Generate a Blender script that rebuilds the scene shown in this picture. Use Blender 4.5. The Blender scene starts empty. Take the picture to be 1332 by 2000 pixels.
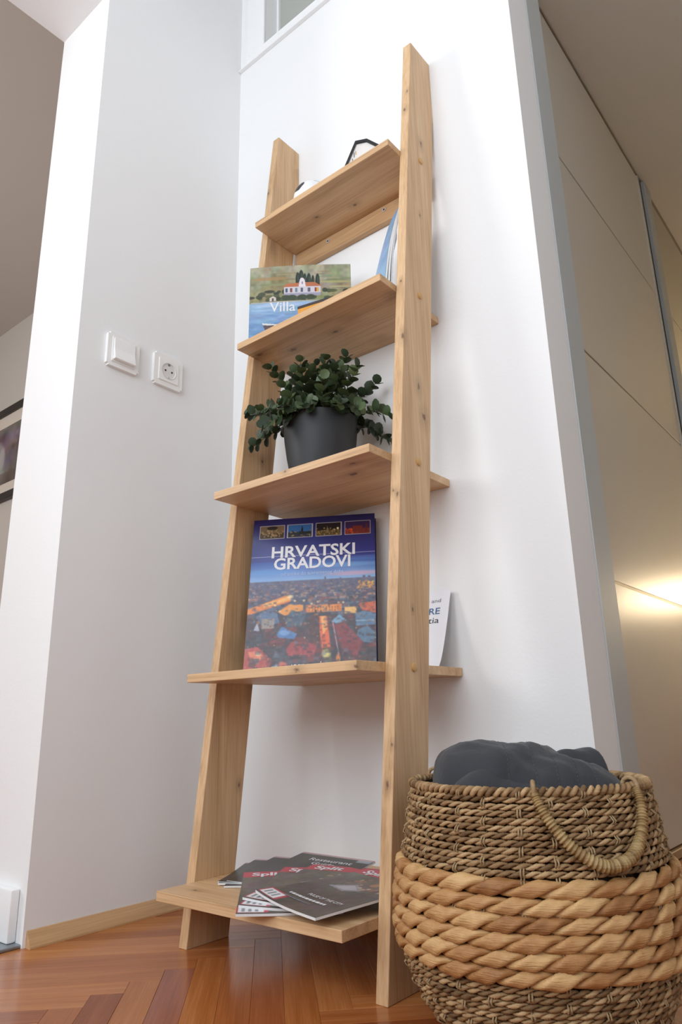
import bpy, bmesh, math, random
import numpy as np
from mathutils import Vector, Matrix

random.seed(7); rng = np.random.default_rng(11)
SC = bpy.context.scene
COL = SC.collection
def R(d): return math.radians(d)

# ------------------------------------------------------------------ camera, world, light, exposure
cam_d = bpy.data.cameras.new('camera'); cam = bpy.data.objects.new('camera', cam_d); COL.objects.link(cam)
cam_d.sensor_fit = 'VERTICAL'; cam_d.sensor_height = 36.0; cam_d.sensor_width = 24.0
cam_d.lens = 1378.27 * 36.0 / 2000.0; cam_d.clip_start = 0.02
cam.location = (1.0715, -1.1676, 0.3726)
cam.rotation_euler = (R(106.261), R(1.247), R(39.537))
SC.camera = cam
SC.view_settings.view_transform = 'Standard'; SC.view_settings.look = 'None'
SC.view_settings.gamma = 1.0; SC.view_settings.use_curve_mapping = False
SC.view_settings.exposure = -0.12
world = bpy.data.worlds.new('world'); SC.world = world; world.use_nodes = True
world.node_tree.nodes['Background'].inputs[0].default_value = (0.80, 0.90, 1.0, 1)
world.node_tree.nodes['Background'].inputs[1].default_value = 1.0

def area_light(name, loc, rot, sx, sy, power, col):
    l = bpy.data.lights.new(name, 'AREA'); l.shape = 'RECTANGLE'; l.size = sx; l.size_y = sy
    l.energy = power; l.color = col
    o = bpy.data.objects.new(name, l); COL.objects.link(o); o.location = loc; o.rotation_euler = rot
    return o
# daylight entering through the room's window (wall behind the camera), then added fill from the side and for the next room
area_light('window_daylight', (0.56, -2.42, 1.70), (R(90), 0, 0), 1.9, 1.70, 41.5, (0.88, 0.945, 1.0))
area_light('side_fill_light', (2.50, -1.45, 1.45), (R(90), 0, R(90)), 1.2, 1.5, 4.5, (0.90, 0.95, 1.0))  # added fill from the right, for the left wall and jamb
area_light('next_room_fill_light', (-2.0, -2.36, 1.6), (R(90), 0, 0), 1.0, 1.2, 42.0, (0.96, 0.97, 0.98))  # added to lighten the next room; no window is built there

# ------------------------------------------------------------------ helpers
def lin(c):
    c = np.asarray(c, float) / 255.0
    return np.where(c <= 0.04045, c / 12.92, ((c + 0.055) / 1.055) ** 2.4)
def rgba(c): v = lin(c); return (float(v[0]), float(v[1]), float(v[2]), 1.0)

def wloc(o):
    v = Vector((0, 0, 0))
    while o is not None:
        v = v + o.location; o = o.parent
    return v
def setp(o, label=None, cat=None, group=None, kind=None):
    if label: o['label'] = label
    if cat: o['category'] = cat
    if group: o['group'] = group
    if kind: o['kind'] = kind
    return o
def thing(name, loc, label, cat, group=None, kind=None):
    o = bpy.data.objects.new(name, None); COL.objects.link(o); o.location = loc; o.empty_display_size = 0.05
    return setp(o, label, cat, group, kind)
def mobj(name, verts, faces, mat, parent=None, smooth=False, loc=None, auto=None):
    """mesh object from world-space vertices; origin at loc (or the parent's place)"""
    base = wloc(parent) if parent is not None else Vector((0, 0, 0))
    org = Vector(loc) if loc is not None else base
    V = np.asarray(verts, float).reshape(-1, 3) - np.array(org)
    me = bpy.data.meshes.new(name); me.from_pydata(V.tolist(), [], [tuple(int(i) for i in f) for f in faces]); me.update()
    if mat is not None: me.materials.append(mat)
    if smooth:
        me.polygons.foreach_set('use_smooth', np.ones(len(me.polygons), bool))
        if auto: me.set_sharp_from_angle(angle=R(auto))
    o = bpy.data.objects.new(name, me); COL.objects.link(o)
    if parent is not None: o.parent = parent
    o.location = org - base
    return o
def bm_obj(name, bm, mat, parent=None, loc=None, smooth=False, auto=30):
    bmesh.ops.recalc_face_normals(bm, faces=bm.faces)
    bm.verts.index_update()
    v = [tuple(x.co) for x in bm.verts]; f = [[x.index for x in g.verts] for g in bm.faces]; bm.free()
    return mobj(name, v, f, mat, parent, smooth, loc, auto if smooth else None)
def bm_box(bm, x0, x1, y0, y1, z0, z1, bev=0.0, seg=1):
    r = bmesh.ops.create_cube(bm, size=1.0)
    for v in r['verts']:
        v.co = Vector(((x0 + x1) / 2 + v.co.x * (x1 - x0), (y0 + y1) / 2 + v.co.y * (y1 - y0), (z0 + z1) / 2 + v.co.z * (z1 - z0)))
    if bev > 0:
        es = set(e for v in r['verts'] for e in v.link_edges)
        bmesh.ops.bevel(bm, geom=list(es), offset=bev, segments=seg, affect='EDGES', profile=0.5)
def box(name, x0, x1, y0, y1, z0, z1, mat, parent=None, bev=0.0, seg=1, loc=None):
    bm = bmesh.new(); bm_box(bm, x0, x1, y0, y1, z0, z1, bev, seg)
    return bm_obj(name, bm, mat, parent, loc, smooth=bev > 0 and seg > 1)
def boxes(name, L, mat, parent=None, bev=0.0):
    bm = bmesh.new()
    for b in L: bm_box(bm, *b, bev=bev)
    return bm_obj(name, bm, mat, parent)
def prism(name, poly, axis, a0, a1, mat, parent=None, bev=0.0):
    """extrude a polygon (list of 2-D points) along an axis: 'x' -> (y,z) polygon, 'y' -> (x,z), 'z' -> (x,y)"""
    def pt(p, a): return {'x': (a, p[0], p[1]), 'y': (p[0], a, p[1]), 'z': (p[0], p[1], a)}[axis]
    bm = bmesh.new()
    A = [bm.verts.new(pt(p, a0)) for p in poly]; B = [bm.verts.new(pt(p, a1)) for p in poly]
    n = len(poly); bm.faces.new(A); bm.faces.new(B[::-1])
    for i in range(n): bm.faces.new((A[i], B[i], B[(i + 1) % n], A[(i + 1) % n]))
    bmesh.ops.recalc_face_normals(bm, faces=bm.faces)
    if bev: bmesh.ops.bevel(bm, geom=list(bm.edges), offset=bev, segments=1, affect='EDGES')
    return bm_obj(name, bm, mat, parent)
def lathe(name, prof, c, mat, parent=None, seg=48, smooth=True, close_bottom=False, close_top=False):
    V = []; F = []
    for (r, z) in prof:
        for i in range(seg):
            a = 2 * math.pi * i / seg; V.append((c[0] + r * math.cos(a), c[1] + r * math.sin(a), c[2] + z))
    n = len(prof)
    for j in range(n - 1):
        for i in range(seg):
            k = (i + 1) % seg; F.append((j * seg + i, j * seg + k, (j + 1) * seg + k, (j + 1) * seg + i))
    if close_bottom: F.append(tuple(range(seg))[::-1])
    if close_top: F.append(tuple((n - 1) * seg + i for i in range(seg)))
    return mobj(name, V, F, mat, parent, smooth, auto=40 if smooth else None)
def tube_mesh(path, rad, sides=8, closed=False, cap=True):
    """simple swept tube -> verts, faces"""
    P = np.asarray(path, float); n = len(P)
    rad = np.broadcast_to(np.asarray(rad, float), (n,))
    T = np.gradient(P, axis=0)
    if closed: T = np.roll(P, -1, 0) - np.roll(P, 1, 0)
    T /= np.linalg.norm(T, axis=1)[:, None] + 1e-12
    N = np.zeros_like(P); ref = np.array([0, 0, 1.0]) if abs(T[0][2]) < 0.9 else np.array([1.0, 0, 0])
    prev = ref
    for i in range(n):
        a = prev - T[i] * (prev @ T[i]); a /= np.linalg.norm(a) + 1e-12; N[i] = a; prev = a
    B = np.cross(T, N)
    ang = np.linspace(0, 2 * np.pi, sides, endpoint=False)
    V = (P[:, None, :] + rad[:, None, None] * (np.cos(ang)[None, :, None] * N[:, None, :] + np.sin(ang)[None, :, None] * B[:, None, :])).reshape(-1, 3)
    F = []
    m = n if closed else n - 1
    for i in range(m):
        for j in range(sides):
            k = (j + 1) % sides; a = i * sides; b = ((i + 1) % n) * sides
            F.append((a + j, a + k, b + k, b + j))
    if cap and not closed:
        F.append(tuple(range(sides))[::-1]); F.append(tuple((n - 1) * sides + j for j in range(sides)))
    return V, F
def tube(name, path, rad, mat, parent=None, sides=8, closed=False):
    V, F = tube_mesh(path, rad, sides, closed); return mobj(name, V, F, mat, parent, True)

# ------------------------------------------------------------------ materials
MATS = {}
def newmat(name):
    m = bpy.data.materials.new(name); m.use_nodes = True
    nt = m.node_tree; b = nt.nodes['Principled BSDF']; MATS[name] = m
    return m, nt, b
def N(nt, typ, **kw):
    n = nt.nodes.new(typ)
    for k, v in kw.items(): setattr(n, k, v)
    return n
def plain(name, c, rough=0.5, metal=0.0, bump=0.0, bscale=200.0, spec=0.5, vary=0.0):
    m, nt, b = newmat(name)
    b.inputs['Base Color'].default_value = rgba(c); b.inputs['Roughness'].default_value = rough
    b.inputs['Metallic'].default_value = metal; b.inputs['Specular IOR Level'].default_value = spec
    if bump or vary:
        tc = N(nt, 'ShaderNodeTexCoord'); no = N(nt, 'ShaderNodeTexNoise'); no.inputs['Scale'].default_value = bscale
        no.inputs['Detail'].default_value = 4
        nt.links.new(tc.outputs['Object'], no.inputs['Vector'])
        if bump:
            bp = N(nt, 'ShaderNodeBump'); bp.inputs['Strength'].default_value = bump; bp.inputs['Distance'].default_value = 0.002
            nt.links.new(no.outputs['Fac'], bp.inputs['Height']); nt.links.new(bp.outputs[0], b.inputs['Normal'])
        if vary:
            mx = N(nt, 'ShaderNodeMix', data_type='RGBA'); v = lin(c)
            mx.inputs['A'].default_value = (*(v * (1 - vary)), 1); mx.inputs['B'].default_value = (*np.clip(v * (1 + vary), 0, 1), 1)
            nt.links.new(no.outputs['Fac'], mx.inputs['Factor']); nt.links.new(mx.outputs['Result'], b.inputs['Base Color'])
    return m
def ramp(nt, stops):
    r = N(nt, 'ShaderNodeValToRGB'); e = r.color_ramp.elements
    e[0].position, e[0].color = stops[0][0], rgba(stops[0][1]); e[1].position, e[1].color = stops[-1][0], rgba(stops[-1][1])
    for p, c in stops[1:-1]:
        x = e.new(p); x.color = rgba(c)
    return r
def wood(name, axis, light, mid, dark, knotcol=(72, 48, 34), rough=0.45, knots=True, tint=0.0, island=False, kden=0.50, spots=()):
    m, nt, b = newmat(name); L = nt.links.new
    tc = N(nt, 'ShaderNodeTexCoord'); oi = N(nt, 'ShaderNodeObjectInfo')
    off = N(nt, 'ShaderNodeVectorMath', operation='SCALE'); off.inputs[0].default_value = (7.3, 5.1, 9.7); L(oi.outputs['Random'], off.inputs['Scale'])
    add = N(nt, 'ShaderNodeVectorMath', operation='ADD'); L(tc.outputs['Object'], add.inputs[0]); L(off.outputs[0], add.inputs[1])
    def mapped(s_along, s_across):
        mp = N(nt, 'ShaderNodeMapping'); sc = [s_across] * 3; sc['xyz'.index(axis)] = s_along
        mp.inputs['Scale'].default_value = sc; L(add.outputs[0], mp.inputs['Vector']); return mp
    m1 = mapped(1.3, 16); n1 = N(nt, 'ShaderNodeTexNoise'); n1.inputs['Scale'].default_value = 1.0; n1.inputs['Detail'].default_value = 5; n1.inputs['Distortion'].default_value = 1.2
    L(m1.outputs[0], n1.inputs['Vector'])
    m2 = mapped(10, 330); n2 = N(nt, 'ShaderNodeTexNoise'); n2.inputs['Scale'].default_value = 1.0; n2.inputs['Detail'].default_value = 3
    L(m2.outputs[0], n2.inputs['Vector'])
    m4 = mapped(2.2, 60); n4 = N(nt, 'ShaderNodeTexNoise'); n4.inputs['Scale'].default_value = 1.0; n4.inputs['Detail'].default_value = 4; n4.inputs['Distortion'].default_value = 0.6
    L(m4.outputs[0], n4.inputs['Vector'])
    mixf = N(nt, 'ShaderNodeMath', operation='MULTIPLY_ADD'); mixf.inputs[1].default_value = 0.30; L(n2.outputs['Fac'], mixf.inputs[0])
    sc1 = N(nt, 'ShaderNodeMath', operation='MULTIPLY'); sc1.inputs[1].default_value = 0.40; L(n1.outputs['Fac'], sc1.inputs[0])
    sc4 = N(nt, 'ShaderNodeMath', operation='MULTIPLY_ADD'); sc4.inputs[1].default_value = 0.30; L(n4.outputs['Fac'], sc4.inputs[0]); L(sc1.outputs[0], sc4.inputs[2])
    L(sc4.outputs[0], mixf.inputs[2])
    rp = ramp(nt, [(0.34, dark), (0.50, mid), (0.66, light)]); L(mixf.outputs[0], rp.inputs['Fac'])
    col = rp.outputs['Color']
    if knots:
        m3 = mapped(8.0, 13.0); vo = N(nt, 'ShaderNodeTexVoronoi'); vo.inputs['Scale'].default_value = 1.0
        nz = N(nt, 'ShaderNodeTexNoise'); nz.inputs['Scale'].default_value = 60; L(add.outputs[0], nz.inputs['Vector'])
        L(m3.outputs[0], vo.inputs['Vector'])
        d2 = N(nt, 'ShaderNodeMath', operation='MULTIPLY_ADD'); d2.inputs[1].default_value = 0.11; L(nz.outputs['Fac'], d2.inputs[0]); L(vo.outputs['Distance'], d2.inputs[2])
        mr = N(nt, 'ShaderNodeMapRange'); mr.inputs['From Min'].default_value = 0.10; mr.inputs['From Max'].default_value = 0.19
        mr.inputs['To Min'].default_value = 1.0; mr.inputs['To Max'].default_value = 0.0; L(d2.outputs[0], mr.inputs['Value'])
        mh = N(nt, 'ShaderNodeMapRange'); mh.inputs['From Min'].default_value = 0.15; mh.inputs['From Max'].default_value = 0.42
        mh.inputs['To Min'].default_value = 0.34; mh.inputs['To Max'].default_value = 0.0; L(d2.outputs[0], mh.inputs['Value'])
        mm = N(nt, 'ShaderNodeMath', operation='MAXIMUM'); L(mr.outputs[0], mm.inputs[0]); L(mh.outputs[0], mm.inputs[1])
        se = N(nt, 'ShaderNodeSeparateColor'); L(vo.outputs['Color'], se.inputs[0])
        gt = N(nt, 'ShaderNodeMath', operation='GREATER_THAN'); gt.inputs[1].default_value = kden; L(se.outputs[0], gt.inputs[0])
        k = N(nt, 'ShaderNodeMath', operation='MULTIPLY'); L(mm.outputs[0], k.inputs[0]); L(gt.outputs[0], k.inputs[1])
        kc = N(nt, 'ShaderNodeMix', data_type='RGBA'); L(k.outputs[0], kc.inputs['Factor']); L(col, kc.inputs['A']); kc.inputs['B'].default_value = rgba(knotcol)
        col = kc.outputs['Result']
    for (pos, rad) in spots:
        # one knot of the board: a dark eye inside a paler brown halo, drawn out along the grain
        su = N(nt, 'ShaderNodeVectorMath', operation='SUBTRACT'); L(tc.outputs['Object'], su.inputs[0]); su.inputs[1].default_value = pos
        ml = N(nt, 'ShaderNodeVectorMath', operation='MULTIPLY'); L(su.outputs[0], ml.inputs[0]); sc_ = [1.0] * 3; sc_['xyz'.index(axis)] = 0.55; ml.inputs[1].default_value = sc_
        le = N(nt, 'ShaderNodeVectorMath', operation='LENGTH'); L(ml.outputs[0], le.inputs[0])
        nz = N(nt, 'ShaderNodeTexNoise'); nz.inputs['Scale'].default_value = 170; nz.inputs['Detail'].default_value = 3; L(tc.outputs['Object'], nz.inputs['Vector'])
        wv_ = N(nt, 'ShaderNodeMath', operation='MULTIPLY_ADD'); wv_.inputs[1].default_value = rad * 1.1; L(nz.outputs['Fac'], wv_.inputs[0]); L(le.outputs['Value'], wv_.inputs[2])
        r1 = N(nt, 'ShaderNodeMapRange'); r1.inputs['From Min'].default_value = rad * 0.75; r1.inputs['From Max'].default_value = rad * 1.25; r1.inputs['To Min'].default_value = 0.78; r1.inputs['To Max'].default_value = 0.0; L(wv_.outputs[0], r1.inputs['Value'])
        r2 = N(nt, 'ShaderNodeMapRange'); r2.inputs['From Min'].default_value = rad * 0.8; r2.inputs['From Max'].default_value = rad * 2.6; r2.inputs['To Min'].default_value = 0.30; r2.inputs['To Max'].default_value = 0.0; L(wv_.outputs[0], r2.inputs['Value'])
        mk = N(nt, 'ShaderNodeMath', operation='MAXIMUM'); L(r1.outputs[0], mk.inputs[0]); L(r2.outputs[0], mk.inputs[1])
        kx = N(nt, 'ShaderNodeMix', data_type='RGBA'); L(mk.outputs[0], kx.inputs['Factor']); L(col, kx.inputs['A']); kx.inputs['B'].default_value = rgba(knotcol); col = kx.outputs['Result']
    if tint:
        rnd = oi.outputs['Random']
        if island:
            ge = N(nt, 'ShaderNodeNewGeometry'); ad = N(nt, 'ShaderNodeMath', operation='ADD'); L(rnd, ad.inputs[0]); L(ge.outputs['Random Per Island'], ad.inputs[1])
            fr = N(nt, 'ShaderNodeMath', operation='FRACT'); L(ad.outputs[0], fr.inputs[0]); rnd = fr.outputs[0]
        tr = ramp(nt, [(0.0, (178, 140, 128)), (0.12, (214, 190, 176)), (0.5, (236, 226, 214)), (1.0, (255, 255, 246))]); L(rnd, tr.inputs['Fac'])
        mu = N(nt, 'ShaderNodeMix', data_type='RGBA', blend_type='MULTIPLY'); mu.inputs['Factor'].default_value = tint
        L(col, mu.inputs['A']); L(tr.outputs['Color'], mu.inputs['B']); col = mu.outputs['Result']
    L(col, b.inputs['Base Color']); b.inputs['Roughness'].default_value = rough; b.inputs['Specular IOR Level'].default_value = 0.4
    bp = N(nt, 'ShaderNodeBump'); bp.inputs['Strength'].default_value = 0.12; bp.inputs['Distance'].default_value = 0.0008
    L(n2.outputs['Fac'], bp.inputs['Height']); L(bp.outputs[0], b.inputs['Normal'])
    return m
OAK = dict(light=(226, 194, 154), mid=(210, 172, 130), dark=(176, 138, 99))
KX = [([0.0341, 0.0872, 1.525], 0.007), ([-0.0616, 0.0598, 1.525], 0.005), ([-0.1056, 0.023, 1.1713], 0.013), ([0.0154, 0.0278, 1.1713], 0.008), ([0.1075, -0.0412, 0.8068], 0.013), ([0.1435, -0.0864, 0.8068], 0.008), ([0.0021, -0.1137, 0.8186], 0.004), ([0.0773, -0.1644, 0.4486], 0.007), ([0.1993, -0.1644, 0.4461], 0.007), ([-0.1468, -0.1723, 0.103], 0.007)]
KZ = [([0.221, 0.0343, 0.9121], 0.011), ([0.221, 0.0887, 1.5828], 0.008), ([0.221, 0.0225, 0.9714], 0.009), ([0.221, -0.0366, 0.543], 0.004), ([0.221, 0.0655, 1.3834], 0.004), ([-0.2, -0.0301, 0.2536], 0.006), ([-0.2, 0.0239, 0.9265], 0.006), ([0.2092, 0.0484, 1.6551], 0.006), ([0.2149, 0.0544, 1.7072], 0.004), ([0.2194, -0.0205, 1.0621], 0.008), ([0.2114, -0.0053, 1.1926], 0.004), ([0.2066, -0.0569, 0.7489], 0.004), ([0.2155, -0.0579, 0.7402], 0.005), ([0.2108, -0.1118, 0.2755], 0.006), ([-0.2237, -0.1105, 0.2868], 0.007), ([-0.2165, 0.0505, 1.6736], 0.006), ([0.2165, -0.1053, 0.3316], 0.004)]
oak_x = wood('oak_along_x', 'x', spots=KX, kden=0.80, **OAK); oak_z = wood('oak_along_z', 'z', spots=KZ, kden=0.80, **OAK)
oak_trim = wood('oak_trim', 'y', (214, 178, 136), (200, 160, 116), (182, 142, 100), knots=False, rough=0.4)
oak_trim_x = wood('oak_trim_x', 'x', (214, 178, 136), (200, 160, 116), (182, 142, 100), knots=False, rough=0.4)
parquet = wood('parquet_beech', 'x', (203, 141, 90), (186, 118, 67), (162, 98, 50), knots=False, rough=0.20, tint=0.9)
parquet_far = wood('parquet_beech_far', 'x', (203, 141, 90), (186, 118, 67), (162, 98, 50), knots=False, rough=0.20, tint=0.9, island=True)
white_wall = plain('white_wall_paint', (240, 240, 240), 0.85, bump=0.12, bscale=160, spec=0.2)
far_wall = plain('next_room_paint', (200, 194, 187), 0.9, bump=0.05, bscale=120, spec=0.2)
hall_wall = plain('hall_paint', (234, 231, 225), 0.9, spec=0.2)
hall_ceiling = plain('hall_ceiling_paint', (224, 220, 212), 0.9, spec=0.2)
white_gloss = plain('white_lacquer', (243, 243, 243), 0.35)
white_plastic = plain('white_plastic', (245, 244, 242), 0.32)
alu = plain('brushed_aluminium', (196, 202, 204), 0.42, 0.25, bump=0.03, bscale=300)
steel = plain('threshold_steel', (150, 158, 164), 0.4, 0.7)
gap_black = plain('dark_gap', (18, 18, 17), 0.7)
chrome = plain('screw_chrome', (216, 216, 216), 0.3, 0.3)
cream_door = plain('cream_satin_lacquer', (230, 225, 214), 0.25, spec=0.5)
mirror_door = plain('mirror_panel', (200, 200, 190), 0.06, 1.0)
seam_mat = plain('door_seam_metal', (150, 138, 120), 0.35, 0.4)
dim_glass = plain('dim_glass_grey', (172, 175, 167), 0.14, spec=0.5, vary=0.05, bscale=6)  # opaque grey stands in for clear glass onto a dim space
plug = plain('wood_plug', (206, 164, 104), 0.5)
black = plain('black_gloss', (20, 24, 30), 0.35)
pot_mat = plain('charcoal_pot', (42, 44, 47), 0.55, bump=0.02, bscale=400)
soil_mat = plain('soil', (38, 30, 24), 0.95, bump=0.5, bscale=120)
paper = plain('paper_white', (226, 226, 226), 0.7)
hole = plain('socket_hole', (25, 25, 25), 0.8)

def attr_mat(name, rough=0.35, spec=0.45):
    m, nt, b = newmat(name)
    a = N(nt, 'ShaderNodeAttribute'); a.attribute_name = 'print'
    nt.links.new(a.outputs['Color'], b.inputs['Base Color'])
    b.inputs['Roughness'].default_value = rough; b.inputs['Specular IOR Level'].default_value = spec
    return m
print_gloss = attr_mat('printed_cover_gloss', 0.30, 0.4); print_matt = attr_mat('printed_cover_matt', 0.5, 0.35)

# ------------------------------------------------------------------ printed covers
class Cv:
    """a little raster painter for flat print; u to the right, v downwards, both 0..1"""
    def __init__(s, w, h, c=(128, 128, 128)):
        s.w, s.h = w, h; s.a = np.ones((h, w, 3)) * np.array(c, float)
        s.u, s.v = np.meshgrid((np.arange(w) + 0.5) / w, (np.arange(h) + 0.5) / h)
    def put(s, m, c, al=1.0):
        m = (np.asarray(m, float) * al)[..., None]; s.a = s.a * (1 - m) + np.array(c, float) * m
    def grad(s, v0, v1, c0, c1):
        t = np.clip((s.v - v0) / (v1 - v0), 0, 1)[..., None]; m = ((s.v >= v0) & (s.v <= v1))[..., None]
        s.a = np.where(m, np.array(c0) * (1 - t) + np.array(c1) * t, s.a)
    def rect(s, u0, v0, u1, v1, c, al=1.0): s.put((s.u >= u0) & (s.u <= u1) & (s.v >= v0) & (s.v <= v1), c, al)
    def ell(s, u, v, ru, rv, c, al=1.0, soft=0.0):
        d = ((s.u - u) / ru) ** 2 + ((s.v - v) / rv) ** 2
        s.put(np.clip((1 - d) / soft, 0, 1) if soft else d < 1, c, al)
    def poly(s, pts, c, al=1.0):
        ins = np.zeros(s.u.shape, bool); n = len(pts)
        for i in range(n):
            (x0, y0), (x1, y1) = pts[i], pts[(i + 1) % n]
            if y0 == y1: continue
            cond = ((y0 > s.v) != (y1 > s.v)) & (s.u < (x1 - x0) * (s.v - y0) / (y1 - y0) + x0)
            ins ^= cond
        s.put(ins, c, al)
    def noise(s, amp, nu, nv, reg=(0, 0, 1, 1)):
        nv2 = int(nv * 1.5); g = rng.normal(0, 1, (nv2 + 2, nu + 2, 3)) * 0.5 + rng.normal(0, 1, (nv2 + 2, nu + 2, 1))
        x = s.u * nu; y = s.v * nv; xi = x.astype(int); yi = y.astype(int); fx = (x - xi)[..., None]; fy = (y - yi)[..., None]
        q = (g[yi, xi] * (1 - fx) + g[yi, xi + 1] * fx) * (1 - fy) + (g[yi + 1, xi] * (1 - fx) + g[yi + 1, xi + 1] * fx) * fy
        m = ((s.u >= reg[0]) & (s.v >= reg[1]) & (s.u <= reg[2]) & (s.v <= reg[3]))[..., None]
        s.a = np.where(m, s.a + q * amp, s.a)
    def dabs(s, n, reg, cols, ru, rv, al=0.9, persp=0.0):
        for _ in range(n):
            u = rng.uniform(reg[0], reg[2]); v = rng.uniform(reg[1], reg[3]); k = 1.0
            if persp: k = 0.25 + persp * (v - reg[1]) / (reg[3] - reg[1])
            c = cols[rng.integers(len(cols))]; a, b = ru * k * rng.uniform(.5, 1.3), rv * k * rng.uniform(.5, 1.3)
            s.rect(u - a, v - b, u + a, v + b, c, al)
    def colours(s): return lin(np.clip(s.a, 0, 255))

def sheet(name, S, w, h, cv, mat, parent):
    """print on a surface S(a, b): a metres from the left, b metres from the bottom"""
    nu, nv = cv.w, cv.h
    A = np.linspace(0, w, nu); B = np.linspace(h, 0, nv)
    V = np.array([S(a, b) for b in B for a in A])
    F = [(j * nu + i, (j + 1) * nu + i, (j + 1) * nu + i + 1, j * nu + i + 1) for j in range(nv - 1) for i in range(nu - 1)]
    o = mobj(name, V, F, mat, parent, True)
    at = o.data.color_attributes.new('print', 'FLOAT_COLOR', 'POINT')
    c = np.ones((nu * nv, 4)); c[:, :3] = cv.colours().reshape(-1, 3)
    at.data.foreach_set('color', c.astype(np.float32).ravel())
    return o
def slab(name, S, Nrm, w, h, t, mat, parent, nu=6, nv=8):
    """a leaf or block of pages of thickness t under the surface S"""
    A = np.linspace(0, w, nu); B = np.linspace(0, h, nv); n = np.array(Nrm, float)
    top = [np.array(S(a, b)) for b in B for a in A]; bot = [p - n * t for p in top]
    V = top + bot; o = nu * nv; F = []
    for j in range(nv - 1):
        for i in range(nu - 1):
            q = (j * nu + i, j * nu + i + 1, (j + 1) * nu + i + 1, (j + 1) * nu + i)
            F.append(q); F.append(tuple(x + o for x in q[::-1]))
    ring = [i for i in range(nu)] + [j * nu + nu - 1 for j in range(1, nv)] + [(nv - 1) * nu + i for i in range(nu - 2, -1, -1)] + [j * nu for j in range(nv - 2, 0, -1)]
    for a, b in zip(ring, ring[1:] + ring[:1]): F.append((b, a, a + o, b + o))
    return mobj(name, V, F, mat, parent)
def text(name, body, S, Nrm, a0, b0, size, mat, parent, width=None, bold=0.0, eps=0.0004, align='LEFT', shear=0.0):
    cu = bpy.data.curves.new('t', 'FONT'); cu.body = body; cu.size = 1.0; cu.offset = bold; cu.align_x = align; cu.resolution_u = 3; cu.shear = shear
    ob = bpy.data.objects.new('t', cu); COL.objects.link(ob)
    bpy.context.view_layer.update()
    me = bpy.data.meshes.new_from_object(ob.evaluated_get(bpy.context.evaluated_depsgraph_get()))
    bpy.data.objects.remove(ob); bpy.data.curves.remove(cu)
    co = np.zeros(len(me.vertices) * 3); me.vertices.foreach_get('co', co); co = co.reshape(-1, 3)
    F = [list(p.vertices) for p in me.polygons]; bpy.data.meshes.remove(me)
    sx = size
    if width: sx = width / (co[:, 0].max() - co[:, 0].min())
    n = np.array(Nrm, float)
    x0 = co[:, 0].min() if align == 'LEFT' else 0.0
    V = [np.array(S(a0 + (c[0] - x0) * sx, b0 + c[1] * size)) + n * eps for c in co]
    return mobj(name, V, F, mat, parent)
ink_white = plain('ink_white', (228, 228, 232), 0.45); ink_navy = plain('ink_navy', (34, 40, 66), 0.5); ink_blue = plain('ink_blue', (62, 104, 150), 0.5)
ink_grey = plain('ink_grey', (120, 122, 130), 0.5); ink_black = plain('ink_black', (24, 24, 28), 0.5)

# ================================================================== the setting
CEIL = 2.735; XL, XLF = -0.2444, -0.469; YE = -0.456; XR = 0.630; XD = 0.454; YF = 0.56
def structure(o, label, cat): return setp(o, label, cat, kind='structure')

# floor: herringbone parquet
PW, PL, GAP = 0.0457, 0.43, 0.00012
floor = structure(box('floor', -3.7, 2.75, -2.6, 5.2, -0.06, -0.0125, plain('subfloor', (70, 46, 30), 0.9)), 'reddish brown herringbone parquet floor', 'floor')
def plank_mesh(name, mat, L, W_, T=0.012, b=0.00035):
    bm = bmesh.new(); bm_box(bm, GAP, L - GAP, GAP, W_ - GAP, -T, 0.0)
    top = [e for e in bm.edges if all(v.co.z > -1e-6 for v in e.verts)]
    bmesh.ops.bevel(bm, geom=top, offset=b, segments=1, affect='EDGES')
    me = bpy.data.meshes.new(name); bm.to_mesh(me); bm.free(); me.materials.append(mat); return me
pm = plank_mesh('plank', parquet, PL, PW)
parquet_red = wood('parquet_red_board', 'x', (168, 104, 80), (150, 88, 66), (128, 72, 54), knots=False, rough=0.20)
pm_red = plank_mesh('plank_red', parquet_red, PL, PW)
e1 = np.array([math.cos(R(-45)), math.sin(R(-45))]); e2 = np.array([math.cos(R(45)), math.sin(R(45))])
u0, n0 = 0.2995, -0.2300
cand = []
for a in range(-14, 15):
    for k in range(-130, 131):
        # lattice in (u, v): H plank [kw, kw+L] x [kw, kw+w]; V plank [L+kw, L+(k+1)w] x [(k+1)w-L, (k+1)w]; period (L,-L)
        for kind in (0, 1):
            if kind == 0: U, Vv, lu, lv = k * PW + a * PL, k * PW - a * PL, PL, PW
            else: U, Vv, lu, lv = PL + k * PW + a * PL, (k + 1) * PW - PL - a * PL, PW, PL
            cu, cvv = U + lu / 2, Vv + lv / 2
            c = e1 * (u0 + cu) + e2 * (n0 + PW - cvv)
            if not (-3.5 < c[0] < 2.6 and -2.4 < c[1] < 5.0): continue
            if c[0] < XLF - 0.2 and c[1] > YF: continue
            cand.append((c, kind))
cand.sort(key=lambda q: math.hypot((q[0][0] - 0.42), (q[0][1] + 0.52)))
for c, kind in cand[:290]:
    ang = R(-45) if kind == 0 else R(45); d = e1 if kind == 0 else e2; w = e2 if kind == 0 else -e1
    red = kind == 0 and abs(c @ e1 - u0 - PL / 2) < 0.01 and abs(c @ e2 - n0 - PW / 2) < 0.01
    o = bpy.data.objects.new('plank', pm_red if red else pm); COL.objects.link(o); o.parent = floor
    p = c - d * PL / 2 - np.array([-math.sin(ang), math.cos(ang)]) * PW / 2
    o.location = (p[0], p[1], random.uniform(-0.0002, 0.0)); o.rotation_euler = (0, 0, ang)
V = []; F = []
bv = [tuple(v.co) for v in pm.vertices]; bf = [tuple(p.vertices) for p in pm.polygons]
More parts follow.
